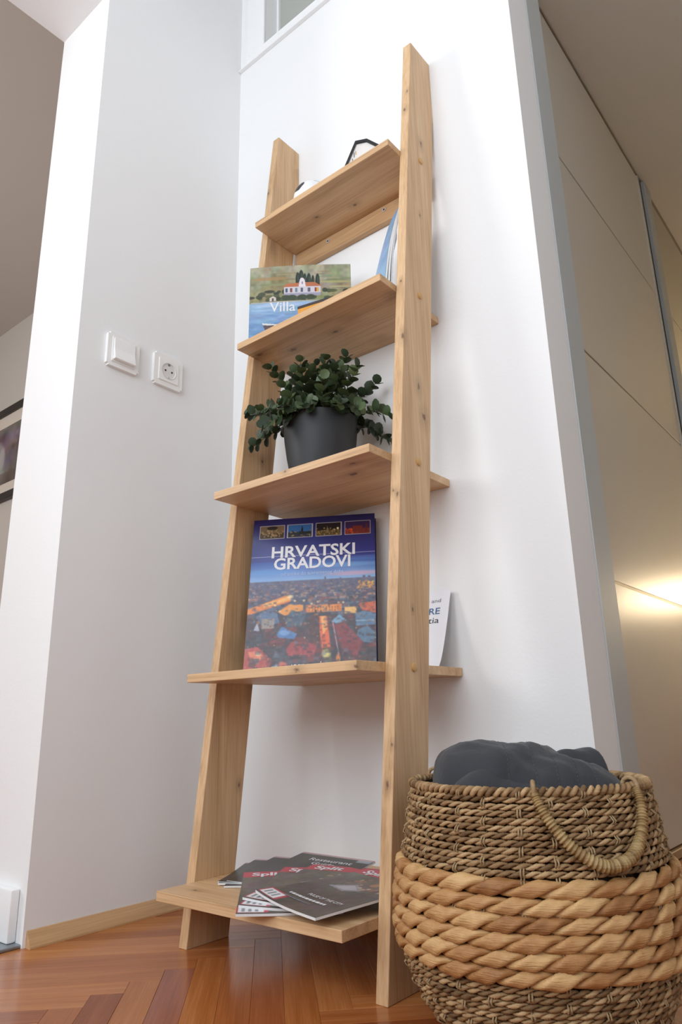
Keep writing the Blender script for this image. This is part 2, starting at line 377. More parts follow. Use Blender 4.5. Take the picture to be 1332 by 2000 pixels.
for c, kind in cand[290:]:
    ang = R(-45) if kind == 0 else R(45); d = e1 if kind == 0 else e2
    p = c - d * PL / 2 - np.array([-math.sin(ang), math.cos(ang)]) * PW / 2
    n = len(V); ca, sa = math.cos(ang), math.sin(ang)
    V += [(p[0] + x * ca - y * sa, p[1] + x * sa + y * ca, z) for x, y, z in bv]; F += [tuple(i + n for i in f) for f in bf]
o = mobj('plank_field', V, F, parquet_far, floor); o['kind'] = 'stuff'

# back wall with the opening of the high transom window
WX0, WX1, WZ0, WZ1 = -0.134, 0.50, 2.350, 2.66
wb = structure(boxes('wall_back', [(XL, XR, 0, 0.105, 0, WZ0), (XL, WX0, 0, 0.105, WZ0, CEIL), (WX1, XR, 0, 0.105, WZ0, CEIL), (WX0, WX1, 0, 0.105, WZ1, CEIL)], white_wall), 'white wall that the ladder shelf leans against', 'wall')
win = thing('window_1', (0.18, 0, WZ0), 'high white framed window with grey pane above the shelf wall', 'window', kind='structure')
boxes('casing', [(-0.2035, WX0, -0.010, 0.0, 2.345, CEIL), (-0.2035, 0.57, -0.010, 0.0, 2.3155, 2.345), (WX1, 0.57, -0.010, 0, 2.345, CEIL)], white_gloss, win, 0.002)
box('sill_bead', XL + 0.001, 0.60, -0.0112, 0.0, 2.3130, 2.3155, white_gloss, win, 0.0006)
box('casing_bead', -0.2140, -0.2035, -0.006, 0.0, 2.3155, CEIL, white_gloss, win, 0.002)
boxes('sash', [(WX0, WX0 + 0.008, 0.045, 0.07, WZ0, WZ1), (WX1 - 0.022, WX1, 0.045, 0.07, WZ0, WZ1), (WX0, WX1, 0.045, 0.07, WZ0, WZ0 + 0.006), (WX0, WX1, 0.045, 0.07, WZ1 - 0.02, WZ1)], white_gloss, win, 0.002)
box('pane', WX0 + 0.006, WX1 - 0.02, 0.055, 0.060, WZ0 + 0.004, WZ1 - 0.015, dim_glass, win)

wl = structure(boxes('wall_left', [(XLF, XL, YE, YF + 0.1, 0, CEIL), (XLF, XL, -1.5, YE, 2.205, CEIL), (XLF, XL, -2.6, -1.5, 0, CEIL)], white_wall), 'white partition wall with switch and socket beside an open doorway', 'wall')
structure(box('ceiling', XLF, 2.75, -2.6, 0.105, CEIL, CEIL + 0.08, white_wall), 'white ceiling over the room, out of view', 'ceiling')
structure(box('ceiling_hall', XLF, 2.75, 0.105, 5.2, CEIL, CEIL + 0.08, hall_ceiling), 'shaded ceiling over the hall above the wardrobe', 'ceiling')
structure(box('ceiling_next_room', -3.7, XLF, -2.6, 0.7, CEIL, CEIL + 0.08, far_wall), 'beige ceiling of the next room beyond the doorway', 'ceiling')
structure(boxes('wall_right', [(2.6, 2.7, -2.6, -2.1, 0, CEIL), (2.6, 2.7, -0.8, 0.0, 0, CEIL), (2.6, 2.7, -2.1, -0.8, 0, 0.65), (2.6, 2.7, -2.1, -0.8, 2.25, CEIL)], white_wall), 'white side wall of the room, out of view', 'wall')
structure(box('wall_hall', 1.36, 2.7, 0.0, 5.1, 0, CEIL, hall_wall), 'beige wall of the hall facing the wardrobe, out of view', 'wall')
structure(box('wall_hall_end', 0.0, 1.36, 5.0, 5.1, 0, CEIL, hall_wall), 'beige wall closing the hall, out of view', 'wall')
FX0, FX1, FZ0, FZ1 = -0.42, 1.54, 0.82, 2.58
wf = structure(boxes('wall_front', [(-3.7, FX0, -2.6, -2.5, 0, CEIL), (FX1, 2.7, -2.6, -2.5, 0, CEIL), (FX0, FX1, -2.6, -2.5, 0, FZ0), (FX0, FX1, -2.6, -2.5, FZ1, CEIL)], white_wall), 'white window wall behind the camera, out of view', 'wall')
wf2 = thing('window_2', (0.35, -2.55, FZ0), 'white framed daylight window behind the camera, out of view', 'window', kind='structure')
boxes('frame', [(FX0, FX0 + 0.06, -2.58, -2.52, FZ0, FZ1), (FX1 - 0.06, FX1, -2.58, -2.52, FZ0, FZ1), (FX0, FX1, -2.58, -2.52, FZ0, FZ0 + 0.06), (FX0, FX1, -2.58, -2.52, FZ1 - 0.06, FZ1)], white_gloss, wf2)
wf3 = thing('fill_window', (2.65, -1.45, 0.65), 'added white framed window for side fill light, out of view', 'window', kind='structure')  # made-up side window, there only to go with the fill light
boxes('frame', [(2.62, 2.68, -2.1, -2.04, 0.65, 2.25), (2.62, 2.68, -0.86, -0.8, 0.65, 2.25), (2.62, 2.68, -2.1, -0.8, 0.65, 0.71), (2.62, 2.68, -2.1, -0.8, 2.19, 2.25)], white_gloss, wf3)
structure(box('wall_next_room', -3.7, XLF, YF, YF + 0.1, 0, CEIL, far_wall), 'beige wall of the next room carrying a framed picture', 'wall')
structure(box('wall_next_room_side', -3.7, -3.6, -2.6, YF, 0, CEIL, far_wall), 'beige side wall of the next room, out of view', 'wall')

# skirting boards and thresholds
sk = structure(prism('baseboard_left', [(XL, 0.0), (XL + 0.017, 0.0), (XL + 0.0165, 0.003), (XL + 0.0035, 0.0262), (XL, 0.0270)], 'y', YE + 0.006, -0.015, oak_trim), 'low bevelled oak skirting strip along the switch wall', 'skirting')
structure(prism('baseboard_back', [(0.0, 0.0), (-0.014, 0.0), (-0.0125, 0.004), (-0.003, 0.0262), (0.0, 0.0270)], 'x', XL, XR, oak_trim_x), 'low oak skirting strip along the wall behind the shelf', 'skirting')
structure(box('trim_1', XLF, XL - 0.022, YE - 0.017, YE, 0.006, 0.092, white_gloss, bev=0.004, seg=2), 'tall white skirting on the end of the partition wall', 'skirting')
structure(box('trim_2', XL - 0.085, XL - 0.004, -1.5, YE + 0.018, 0.0, 0.006, steel, bev=0.0015), 'grey metal threshold strip in the doorway floor', 'threshold')
structure(box('trim_3', 0.44, 0.632, 0.106, 0.196, 0, CEIL, alu, bev=0.002), 'grey metal post between the wall end and the wardrobe', 'trim')

# ------------------------------------------------------------------ sliding wardrobe in the hall
wd = thing('sliding_wardrobe', (XD, 1.9, 0), 'cream sliding door wardrobe reflecting a warm lamp, beside the wall end', 'wardrobe')
Z = [0.024, 0.706, 1.400, 2.100, 2.722]
def sliding(y0, y1, x, mat):
    d = thing('sliding_door', (0, 0, 0), None, None); d.parent = wd; d.location = (0, 0, 0)
    for a, b in zip(Z[:-1], Z[1:]):
        box('panel', x - 0.02, x, y0 + 0.02, y1 - 0.02, a + 0.004, b - 0.004, mat, d, 0.001)
    for z in Z[1:-1]: box('seam_strip', x - 0.016, x - 0.001, y0 + 0.02, y1 - 0.02, z - 0.0045, z + 0.0045, seam_mat, d)
    return d
d1 = sliding(0.20, 1.80, XD, cream_door)
d2 = sliding(1.88, 3.40, XD, mirror_door)
box('stile', XD - 0.02, XD + 0.004, 1.78, 1.80, 0.024, 2.722, cream_door, d1)
box('gap_dark_strip', XD - 0.03, XD + 0.001, 1.80, 1.835, 0.024, 2.72, gap_black, wd)  # black strip painting in the dark of the gap between the doors
box('stile', XD - 0.02, XD + 0.016, 1.835, 1.93, 0.024, 2.722, alu, d2, 0.002)
box('stile', XD - 0.02, XD + 0.006, 0.196, 0.222, 0.024, 2.722, alu, d1, 0.002)
box('top_track', XD - 0.03, XD + 0.003, 0.20, 3.4, 2.722, CEIL - 0.001, seam_mat, wd)
box('plinth', XD - 0.03, XD + 0.008, 0.20, 3.4, 0.001, 0.023, oak_trim, wd, 0.001)
box('carcass', -0.20, XD - 0.031, 0.108, 3.4, 0.001, CEIL - 0.001, hall_wall, wd)
structure(box('wall_hall_left', 0.2, XD, 3.41, 5.0, 0, CEIL, hall_wall), 'beige hall wall beyond the wardrobe, out of view', 'wall')

# hall lamp: the warm light mirrored in the wardrobe doors
lm, nt, b = newmat('warm_globe'); b.inputs['Base Color'].default_value = rgba((255, 226, 170))
b.inputs['Emission Color'].default_value = (1.0, 0.80, 0.52, 1); b.inputs['Emission Strength'].default_value = 52.0
lamp = thing('wall_lamp', (1.36, 4.28, 1.17), 'round warm glass wall lamp on the hall wall, out of view', 'lamp')
lathe('back_plate', [(0.0001, 0.0), (0.05, 0.0), (0.05, 0.0)], (1.3, 4.28, 1.05), white_gloss, lamp)
box('arm', 1.27, 1.36, 4.27, 4.29, 1.045, 1.065, white_gloss, lamp, 0.002)
bm = bmesh.new(); bmesh.ops.create_uvsphere(bm, u_segments=24, v_segments=14, radius=0.10)
for v in bm.verts: v.co += Vector((1.245, 4.28, 1.17))
bm_obj('globe', bm, lm, lamp, smooth=True, auto=180)

# ------------------------------------------------------------------ framed picture in the next room
pc = thing('framed_picture', (-3.0, YF - 0.03, 1.57), 'black framed picture with pale mount in the next room', 'picture')
px0, px1, pz0, pz1 = -3.45, -2.40, 1.572, 2.150
fw = 0.042
boxes('frame', [(px0, px1, YF - 0.03, YF - 0.001, pz0, pz0 + fw), (px0, px1, YF - 0.03, YF - 0.001, pz1 - fw, pz1), (px0, px0 + fw, YF - 0.03, YF - 0.001, pz0 + fw, pz1 - fw), (px1 - fw, px1, YF - 0.03, YF - 0.001, pz0 + fw, pz1 - fw)], plain('picture_frame_black', (38, 32, 30), 0.4), pc, 0.002)
box('mount', px0 + fw, px1 - fw, YF - 0.014, YF - 0.002, pz0 + fw, pz1 - fw, plain('mount_card', (214, 204, 192), 0.8), pc)
cv = Cv(70, 40, (112, 106, 104)); cv.noise(16, 8, 5); cv.noise(7, 26, 15)
cv.ell(0.55, 0.5, 0.10, 0.30, (158, 154, 154), 0.8, 0.5); cv.ell(0.62, 0.55, 0.05, 0.22, (176, 172, 170), 0.8, 0.5); cv.rect(0, 0.8, 1, 1, (96, 82, 74), 0.6); cv.ell(0.25, 0.4, 0.12, 0.25, (84, 82, 86), 0.7, 0.5)
mx0, mx1, mz0, mz1 = px0 + fw + 0.075, px1 - fw - 0.075, pz0 + fw + 0.062, pz1 - fw - 0.075
sheet('print', lambda a, b: (mx0 + a, YF - 0.0146, mz0 + b), mx1 - mx0, mz1 - mz0, cv, print_matt, pc)

# ------------------------------------------------------------------ switch and socket
def plate(name, yc, zc, label, cat):
    t = thing(name, (XL, yc, zc), label, cat)
    bm = bmesh.new(); bm_box(bm, XL, XL + 0.0090, yc - 0.042, yc + 0.042, zc - 0.042, zc + 0.042)
    es = [e for e in bm.edges if abs(e.verts[0].co.x - e.verts[1].co.x) > 0.005]
    bmesh.ops.bevel(bm, geom=es, offset=0.005, segments=4, affect='EDGES')
    top = [e for e in bm.edges if all(v.co.x > XL + 0.009 for v in e.verts)]
    bmesh.ops.bevel(bm, geom=top, offset=0.004, segments=3, affect='EDGES')
    bm_obj('cover_plate', bm, white_plastic, t, smooth=True, auto=35)
    return t
sw = plate('light_switch', -0.3465, 1.1935, 'white square light switch on the partition wall, left of the socket', 'light switch')
boxes('inner_frame', [(XL + 0.009, XL + 0.0108, -0.3465 - 0.031, -0.3465 + 0.031, 1.1935 - 0.031, 1.1935 + 0.031)], white_plastic, sw, 0.0008)
yc, zc = -0.3465, 1.1945
prism('rocker', [(XL + 0.0105, zc + 0.0275), (XL + 0.0130, zc + 0.0275), (XL + 0.0150, zc), (XL + 0.0205, zc - 0.0262), (XL + 0.0190, zc - 0.0275), (XL + 0.0105, zc - 0.0275)], 'y', yc - 0.0275, yc + 0.0275, white_plastic, sw, 0.0008)
so = plate('power_socket', -0.2200, 1.1955, 'white round-well power socket on the partition wall, right of the switch', 'socket')
yc, zc = -0.2200, 1.1955
# square insert with a round well
bm = bmesh.new(); n = 40; rin = 0.0205; xs = XL + 0.0112
inner = [bm.verts.new((xs, yc + rin * math.cos(2 * math.pi * i / n), zc + rin * math.sin(2 * math.pi * i / n))) for i in range(n)]
outer = []; side = []
for i in range(n):
    c, s = math.cos(2 * math.pi * i / n), math.sin(2 * math.pi * i / n); k = 0.0285 / max(abs(c), abs(s))
    outer.append(bm.verts.new((xs, yc + k * c, zc + k * s))); side.append(bm.verts.new((xs - 0.003, yc + k * 1.01 * c, zc + k * 1.01 * s)))
for i in range(n):
    j = (i + 1) % n; bm.faces.new((inner[i], inner[j], outer[j], outer[i])); bm.faces.new((outer[i], outer[j], side[j], side[i]))
bm_obj('insert', bm, white_plastic, so)
bm = bmesh.new()
rings = [(xs + 0.0008, 0.0215), (xs + 0.0008, 0.0200), (xs - 0.0008, 0.0194), (XL + 0.0100, 0.0190)]
prev = None
for (x, r) in rings:
    cur = [bm.verts.new((x, yc + r * math.cos(2 * math.pi * i / n), zc + r * math.sin(2 * math.pi * i / n))) for i in range(n)]
    if prev:
        for i in range(n): bm.faces.new((prev[i], prev[(i + 1) % n], cur[(i + 1) % n], cur[i]))
    prev = cur
bm.faces.new(prev)
well_mat = plain('socket_well_white', (228, 226, 224), 0.4)
bm_obj('well', bm, well_mat, so)
for s in (-1, 1):
    V, F = tube_mesh([(XL + 0.0099, yc + s * 0.0095, zc), (XL + 0.0104, yc + s * 0.0095, zc)], 0.0026, 12); mobj('pin_hole', V, F, hole, so)
    box('earth_clip', XL + 0.0100, XL + 0.0112, yc - 0.0025, yc + 0.0025, zc + s * 0.0165 - 0.002, zc + s * 0.0165 + 0.002, plain('socket_earth_metal', (120, 120, 120), 0.4, 0.3) if s > 0 else chrome, so)

# ================================================================== the ladder shelf
W_, T_, S_ = 0.400, 0.021, 0.0154
SZ = [0.1030, 0.4562, 0.8222, 1.1867, 1.5403]; SY = [0.3617, 0.3144, 0.2637, 0.2097, 0.1596]
UB, UK, UD, UH = 0.2938, 0.1161, 0.0955, 1.8587
ladder = thing('ladder_shelf', (0.2, -0.15, 0), 'five tier oak ladder shelf leaning against the white wall', 'shelf')
uf = lambda z: -(UB - UK * z)
zk = (UB - UD) / UK
side_poly = [(uf(0), 0.0), (uf(0) + UD, 0.0), (-0.0005, zk - 0.004), (-0.0005, UH), (uf(UH), UH)]
for x0, x1 in ((-T_, -0.0002), (W_ + 0.0002, W_ + T_)):
    prism('upright', side_poly, 'x', x0, x1, oak_z, ladder, 0.0008)
for z, y in zip(SZ, SY):
    box('shelf_board', 0.0, W_, -y, -0.0010, z - S_, z, oak_x, ladder, 0.0007)
bt = box('wall_batten', 0.0005, W_ - 0.001, -0.0165, -0.0012, 1.4800, SZ[4] - S_ - 0.0005, oak_x, ladder, 0.0007)
for x in (0.112, 0.285):
    V, F = tube_mesh([(x, -0.0165, 1.512), (x, -0.0185, 1.512)], 0.0052, 14); mobj('screw', V, F, chrome, bt)
    V, F = tube_mesh([(x, -0.0185, 1.512), (x, -0.0188, 1.512)], 0.0024, 6); mobj('screw_slot', V, F, hole, bt)
# round wooden plugs on the outer faces
plug_spots = [(-0.0676, 1.5325), (-0.1054, 1.1790), (-0.1435, 0.8145), (-0.1918, 0.4485)]
for (y, z) in plug_spots:
    for x, s in ((W_ + T_, 1), (-T_, -1)):
        V = []; F = []; n = 14; prof = [(0.0072, 0.0), (0.0072, 0.0022), (0.0055, 0.0034), (0.0024, 0.0038)]
        for (r, h) in prof:
            for i in range(n): V.append((x + s * h, y + r * math.cos(2 * math.pi * i / n), z + r * math.sin(2 * math.pi * i / n)))
        for j in range(3):
            for i in range(n): F.append((j * n + i, j * n + (i + 1) % n, (j + 1) * n + (i + 1) % n, (j + 1) * n + i))
        F.append(tuple(3 * n + i for i in range(n)))
        mobj('wood_plug', V, F, plug, ladder, True, auto=40)

# ================================================================== things on the shelves
# ---- top shelf: football-like ornament and octagonal box
ball = thing('round_ornament', (0.112, -0.085, SZ[4]), 'small round white ornament with black patches on the top shelf', 'ornament')
bc = Vector((0.120, -0.085, SZ[4] + 0.0455)); br = 0.0450
orn_white = plain('ornament_white', (238, 240, 242), 0.35)
bm = bmesh.new(); bmesh.ops.create_uvsphere(bm, u_segments=40, v_segments=24, radius=br)
for v in bm.verts: v.co += bc
bm_obj('body', bm, orn_white, ball, smooth=True, auto=180)
def patch(d, ang, lift=0.0006):
    d = Vector(d).normalized(); q = d.to_track_quat('Z', 'Y'); V = []; F = []; n = 20
    rr = [0.0, 0.33, 0.66, 1.0]
    for k in rr:
        for i in range(n):
            a = 2 * math.pi * i / n
            rad = ang * k * (1.0 + 0.06 * math.cos(5 * a))
            p = q @ Vector((math.sin(rad) * math.cos(a), math.sin(rad) * math.sin(a), math.cos(rad))); V.append(bc + p * (br + lift))
    for j in range(3):
        for i in range(n): F.append((j * n + i, j * n + (i + 1) % n, (j + 1) * n + (i + 1) % n, (j + 1) * n + i))
    mobj('black_patch', V, F, black, ball, True)
vd = Vector((0.77, 0.637, 0)); fd = Vector((0.637, -0.771, 0)); up = Vector((0, 0, 1))
for a, b, c, s in ((-0.66, 0.60, 0.42, 0.36), (0.28, 0.35, 0.90, 0.27), (0.0, 0.9, -0.5, 0.4), (-0.5, -0.8, 0.4, 0.4), (0.6, -0.7, 0.2, 0.4), (0.9, 0.2, -0.3, 0.4), (-0.8, 0.3, -0.6, 0.4)):
    patch(vd * a + fd * b + up * c, s)

ob = thing('faceted_box', (0.285, -0.095, SZ[4]), 'white faceted box with black edges near the right end of the top shelf', 'box')
oc = np.array([0.2360, -0.100, SZ[4] + 0.0004]); ou = np.array([math.cos(R(30)), math.sin(R(30)), 0]); on = np.array([math.sin(R(30)), -math.cos(R(30)), 0.0]); oz = np.array([0, 0, 1.0])
FP = [(-0.016, 0.0), (0.000, 0.045), (0.0290, 0.1180), (0.0560, 0.1200), (0.0840, 0.0980), (0.098, 0.045), (0.082, 0.0)]
def inset(P, k):
    c = np.mean(P, axis=0); return [tuple(c + (np.array(p) - c) * k) for p in P]
def facet(name, P, d0, d1, mat, par, Q=None):
    n = len(P); V = [oc + ou * a + oz * b + on * d for d in (d0, d1) for a, b in P]; F = []
    if Q is None:
        F.append(tuple(range(n))[::-1]); F.append(tuple(range(n, 2 * n)))
        for i in range(n): F.append((i, (i + 1) % n, n + (i + 1) % n, n + i))
    else:
        V += [oc + ou * a + oz * b + on * d for d in (d0, d1) for a, b in Q]
        for i in range(n):
            j = (i + 1) % n
            F += [(i, j, n + j, n + i), (2 * n + j, 2 * n + i, 3 * n + i, 3 * n + j), (n + i, n + j, 3 * n + j, 3 * n + i), (j, i, 2 * n + i, 2 * n + j)]
    return mobj(name, V, F, mat, par)
facet('body', inset(FP, 0.95), -0.024, 0.014, plain('facet_white', (236, 232, 228), 0.4), ob)
facet('front_rim', FP, 0.006, 0.018, black, ob, inset(FP, 0.88))
facet('rear_rim', FP, -0.028, -0.016, black, ob, inset(FP, 0.88))
Sface = lambda a, b: oc + ou * a + oz * b + on * 0.0144
for (a, b, w, h, m) in ((0.024, 0.075, 0.0022, 0.014, ink_grey), (0.028, 0.082, 0.002, 0.010, plug), (0.020, 0.060, 0.002, 0.012, ink_grey)):
    V = [Sface(a, b), Sface(a + w, b), Sface(a + w, b + h), Sface(a, b + h)]
    mobj('printed_mark', V, [(0, 1, 2, 3)], m, ob)

# ---- second shelf from the top
# landscape booklet with a painted villa
def frame(cx, cy, z0, yaw, lean, w):
    U = np.array([math.cos(yaw), math.sin(yaw), 0]); nb = np.array([-math.sin(yaw), math.cos(yaw), 0])
    Vv = np.array([0, 0, 1.0]) * math.cos(lean) + nb * math.sin(lean)
    O = np.array([cx, cy, z0]) - U * w / 2
    Nn = np.cross(U, Vv)
    return O, U, Vv, Nn
vw, vh = 0.232, 0.189
O, U, Vv, Nn = frame(0.1255, -0.1355, SZ[3] + 0.0015, 0.6645, 0.05, vw)
villa = thing('booklet', tuple(O + U * vw / 2), 'landscape booklet with a painted seaside villa cover standing on the upper shelf', 'booklet')
Sv = lambda a, b: O + U * a + Vv * b + Nn * (0.004 * math.sin(math.pi * a / vw) + 0.003 * (b / vh) * (a / vw - 0.5))
slab('pages', lambda a, b: Sv(a, b) - Nn * 0.0004, Nn, vw, vh, 0.0035, paper, villa, 14, 6)
cv = Cv(220, 170, (130, 132, 96))
cv.grad(0, 0.48, (164, 160, 136), (132, 126, 88)); cv.noise(14, 12, 7); cv.noise(8, 40, 24)
for k in range(26):
    u = rng.uniform(0, 1); v = rng.uniform(0.02, 0.36); cv.ell(u, v, rng.uniform(.06, .2), rng.uniform(.006, .02), [(176, 150, 110), (112, 122, 82), (150, 128, 92), (128, 140, 104), (170, 160, 126)][k % 5], 0.55, 0.6)
cv.ell(0.2, 0.18, 0.22, 0.03, (168, 132, 86), 0.7, 0.6); cv.ell(0.85, 0.25, 0.2, 0.02, (176, 168, 112), 0.8, 0.6); cv.ell(0.9, 0.32, 0.14, 0.012, (196, 184, 130), 0.7, 0.5)
for k in range(46): cv.ell(rng.uniform(0, 1), rng.uniform(0.36, 0.52), rng.uniform(.02, .06), rng.uniform(.02, .04), [(52, 60, 46), (70, 78, 56), (44, 50, 42), (88, 92, 60)][k % 4], 0.85, 0.4)
for (u, t, r) in ((.475, .10, .022), (.51, .07, .026), (.545, .12, .02), (.585, .12, .024), (.625, .15, .018), (.67, .13, .024)):
    cv.ell(u, t + 0.11, r, 0.115, (40, 50, 44), 1, 0.3); cv.ell(u + .006, t + .09, r * .5, .06, (72, 86, 70), .7, 0.6)
cv.poly([(.33, .31), (.37, .26), (.64, .25), (.71, .31)], (186, 112, 76)); cv.rect(.34, .31, .70, .44, (206, 200, 206)); cv.rect(.34, .40, .70, .44, (160, 156, 176))
cv.poly([(.485, .31), (.495, .22), (.505, .19), (.53, .19), (.545, .22), (.555, .31)], (226, 216, 222)); cv.rect(.515, .24, .528, .275, (150, 130, 150))
for u, c in ((.355, (70, 84, 110)), (.40, (120, 70, 70)), (.45, (110, 130, 140)), (.505, (86, 90, 110)), (.575, (100, 96, 110)), (.64, (150, 60, 60)), (.66, (210, 170, 80))): cv.rect(u, .33, u + .024, .39, c)
for u in (.36, .42, .52, .60): cv.ell(u, .46, .05, .04, (60, 72, 52), .95, .3)
cv.poly([(.20, .50), (.20, .455), (.235, .43), (.265, .455), (.265, .50)], (206, 194, 182)); cv.rect(.222, .46, .24, .50, (86, 74, 76))
cv.rect(.02, .505, .85, .522, (176, 172, 162)); cv.grad(.522, 1.5, (146, 176, 208), (30, 80, 146)); cv.noise(9, 10, 40, (0, .52, 1, 2)); cv.noise(6, 30, 90, (0, .52, 1, 2))
cv.ell(.3, .56, .3, .03, (178, 200, 222), .7, .7)
cv.poly([(.13, .80), (.30, .83), (.42, .80), (.40, .88), (.16, .885)], (214, 214, 214)); cv.poly([(.14, .83), (.40, .85), (.38, .90), (.16, .90)], (86, 72, 74))
sheet('cover_print', Sv, vw, vh, cv, print_gloss, villa)
text('title_lettering', 'Villa', Sv, Nn, 0.0470, 0.0660, 0.036, ink_white, villa, width=0.058, bold=0.005)

# thin dark book with yellow page edge lying flat at the front
yb = thing('flat_book', (0.21, -0.16, SZ[3]), 'thin book with dark cover and yellow edge lying on the upper shelf', 'book')
A = np.array([0.1813, -0.205]); Bv = np.array([0.2505, -0.190]); du = (Bv - A); lu = np.linalg.norm(du); du /= lu; dv = np.array([-du[1], du[0]])
yel = plain('yellow_print', (214, 146, 40), 0.45, vary=0.2, bscale=120)
def flat(name, a0, a1, b0, b1, z0, z1, mat, par):
    V = []
    for z in (z0, z1):
        for (a, b) in ((a0, b0), (a1, b0), (a1, b1), (a0, b1)): p = A + du * a + dv * b; V.append((p[0], p[1], z))
    return mobj(name, V, [(3, 2, 1, 0), (4, 5, 6, 7), (0, 1, 5, 4), (1, 2, 6, 5), (2, 3, 7, 6), (3, 0, 4, 7)], mat, par)
z0 = SZ[3] + 0.0003
flat('spine_band', 0.0005, lu - 0.0005, 0.0005, 0.078, z0, z0 + 0.0145, yel, yb)
dark_cover = plain('dark_cover', (46, 30, 30), 0.4)
flat('top_cover', 0.0, lu, 0.0, 0.08, z0 + 0.0146, z0 + 0.0205, dark_cover, yb)

# brochures leaning into the right upright
def brochure(k, label):
    base_f = np.array([0.3900 - k * 0.0052, -0.1600 - k * 0.0030, SZ[3] + 0.001]); top_f = np.array([0.3965 - k * 0.0008, -0.1200 - k * 0.0025, SZ[3] + 0.2135 - k * 0.004])
    d = np.array([math.cos(R(131 + 5.0 * k)), math.sin(R(131 + 5.0 * k)), 0.0]); wd_ = 0.120
    Vd = top_f - base_f
    nrm = np.cross(Vd / np.linalg.norm(Vd), d); nrm /= np.linalg.norm(nrm)   # towards front-left
    if nrm[0] > 0: nrm = -nrm
    def S(a, b):
        t = b / 0.2135
        # a from the back-left edge to the front edge
        return base_f + Vd * t + d * (wd_ - a) * (1 - 0.10 * t) + nrm * (0.010 * math.sin(math.pi * t) * 0.6 + 0.004 * math.sin(math.pi * a / wd_))
    t = thing('brochure', tuple(base_f), label, 'brochure', 'brochures leaning on the right upright')
    slab('pages', lambda a, b: S(a, b) - nrm * 0.0005, nrm, wd_, 0.2135, 0.0036, [plain('brochure_pages', (196, 196, 202), 0.6, vary=0.35, bscale=300), paper, paper][k], t, 6, 16)
    cv = Cv(24, 44, (134, 178, 216) if k == 2 else (170, 178, 176)); cv.noise(8, 4, 10)
    if k == 2: cv.rect(0, 0, 1, .12, (110, 160, 206)); cv.rect(0, .7, 1, 1, (146, 190, 222))
    sheet('cover_print', S, wd_, 0.2135, cv, print_gloss, t)
brochure(0, 'innermost pale brochure against the right upright of the shelf')
brochure(1, 'middle pale grey brochure leaning on the right upright')
brochure(2, 'outermost light blue brochure leaning on the right upright')

# ---- middle shelf: potted eucalyptus
pz = SZ[2]; pcx, pcy = 0.1756, -0.130
plant = thing('potted_plant', (pcx, pcy, pz), 'bushy green round-leaved plant in a charcoal pot on the middle shelf', 'plant')
prof = [(0.0001, 0.0005), (0.054, 0.0005), (0.0565, 0.003), (0.0640, 0.030), (0.0705, 0.065), (0.0750, 0.100), (0.0778, 0.130), (0.0790, 0.1445), (0.0785, 0.1465), (0.0765, 0.1465), (0.0745, 0.138), (0.070, 0.120)]
pot = lathe('pot', prof, (pcx, pcy, pz), pot_mat, plant, 64)
for sgn in (-1, 1):
    vv = np.array([0.77, 0.637, 0.0]) * sgn; tt = np.array([-0.637, 0.77, 0]) 
    pth = [np.array([pcx, pcy, pz + 0.128 + 0.004 * math.sin(a)]) + vv * (0.0740 + 0.0065 * math.sin(a)) + tt * (0.016 * math.cos(a)) for a in np.linspace(0, math.pi, 11)]
    tube('lug', pth, 0.0036, pot_mat, pot, 8)
lathe('soil', [(0.0001, 0.128), (0.04, 0.131), (0.0725, 0.127)], (pcx, pcy, pz), soil_mat, plant, 32)
lf, nt, b = newmat('leaf_green')
tc = N(nt, 'ShaderNodeObjectInfo'); rp = ramp(nt, [(0.0, (40, 54, 34)), (0.5, (58, 76, 46)), (1.0, (88, 106, 66))]); nt.links.new(tc.outputs['Random'], rp.inputs['Fac']); nt.links.new(rp.outputs['Color'], b.inputs['Base Color'])
b.inputs['Roughness'].default_value = 0.5
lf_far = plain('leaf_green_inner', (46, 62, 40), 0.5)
stem_mat = plain('stem_green', (70, 78, 50), 0.6)
# leaf blade: round, slightly cupped, on a short stalk; unit length 1 along +Y
lv = [(0, 0, 0), (0, 0.12, 0)]; lfaces = []
n = 9
ringp = [(0.46 * math.sin(2 * math.pi * i / n), 0.56 - 0.46 * math.cos(2 * math.pi * i / n), 0.10 * abs(math.sin(2 * math.pi * i / n)) ** 1.3 + 0.03) for i in range(n)]
lv = ringp + [(0, 0.54, -0.02)] + [(0.03, 0.0, 0), (-0.03, 0.0, 0)]
for i in range(n): lfaces.append((i, (i + 1) % n, n))
lfaces.append((0, n + 1, n + 2))
leaf_me = bpy.data.meshes.new('leaf'); leaf_me.from_pydata(lv, [], lfaces); leaf_me.materials.append(lf)
leaf_me.polygons.foreach_set('use_smooth', np.ones(len(lfaces), bool))
vR = Vector((0.77, 0.637, 0)); vF = Vector((-0.637, 0.77, 0))
stems = []
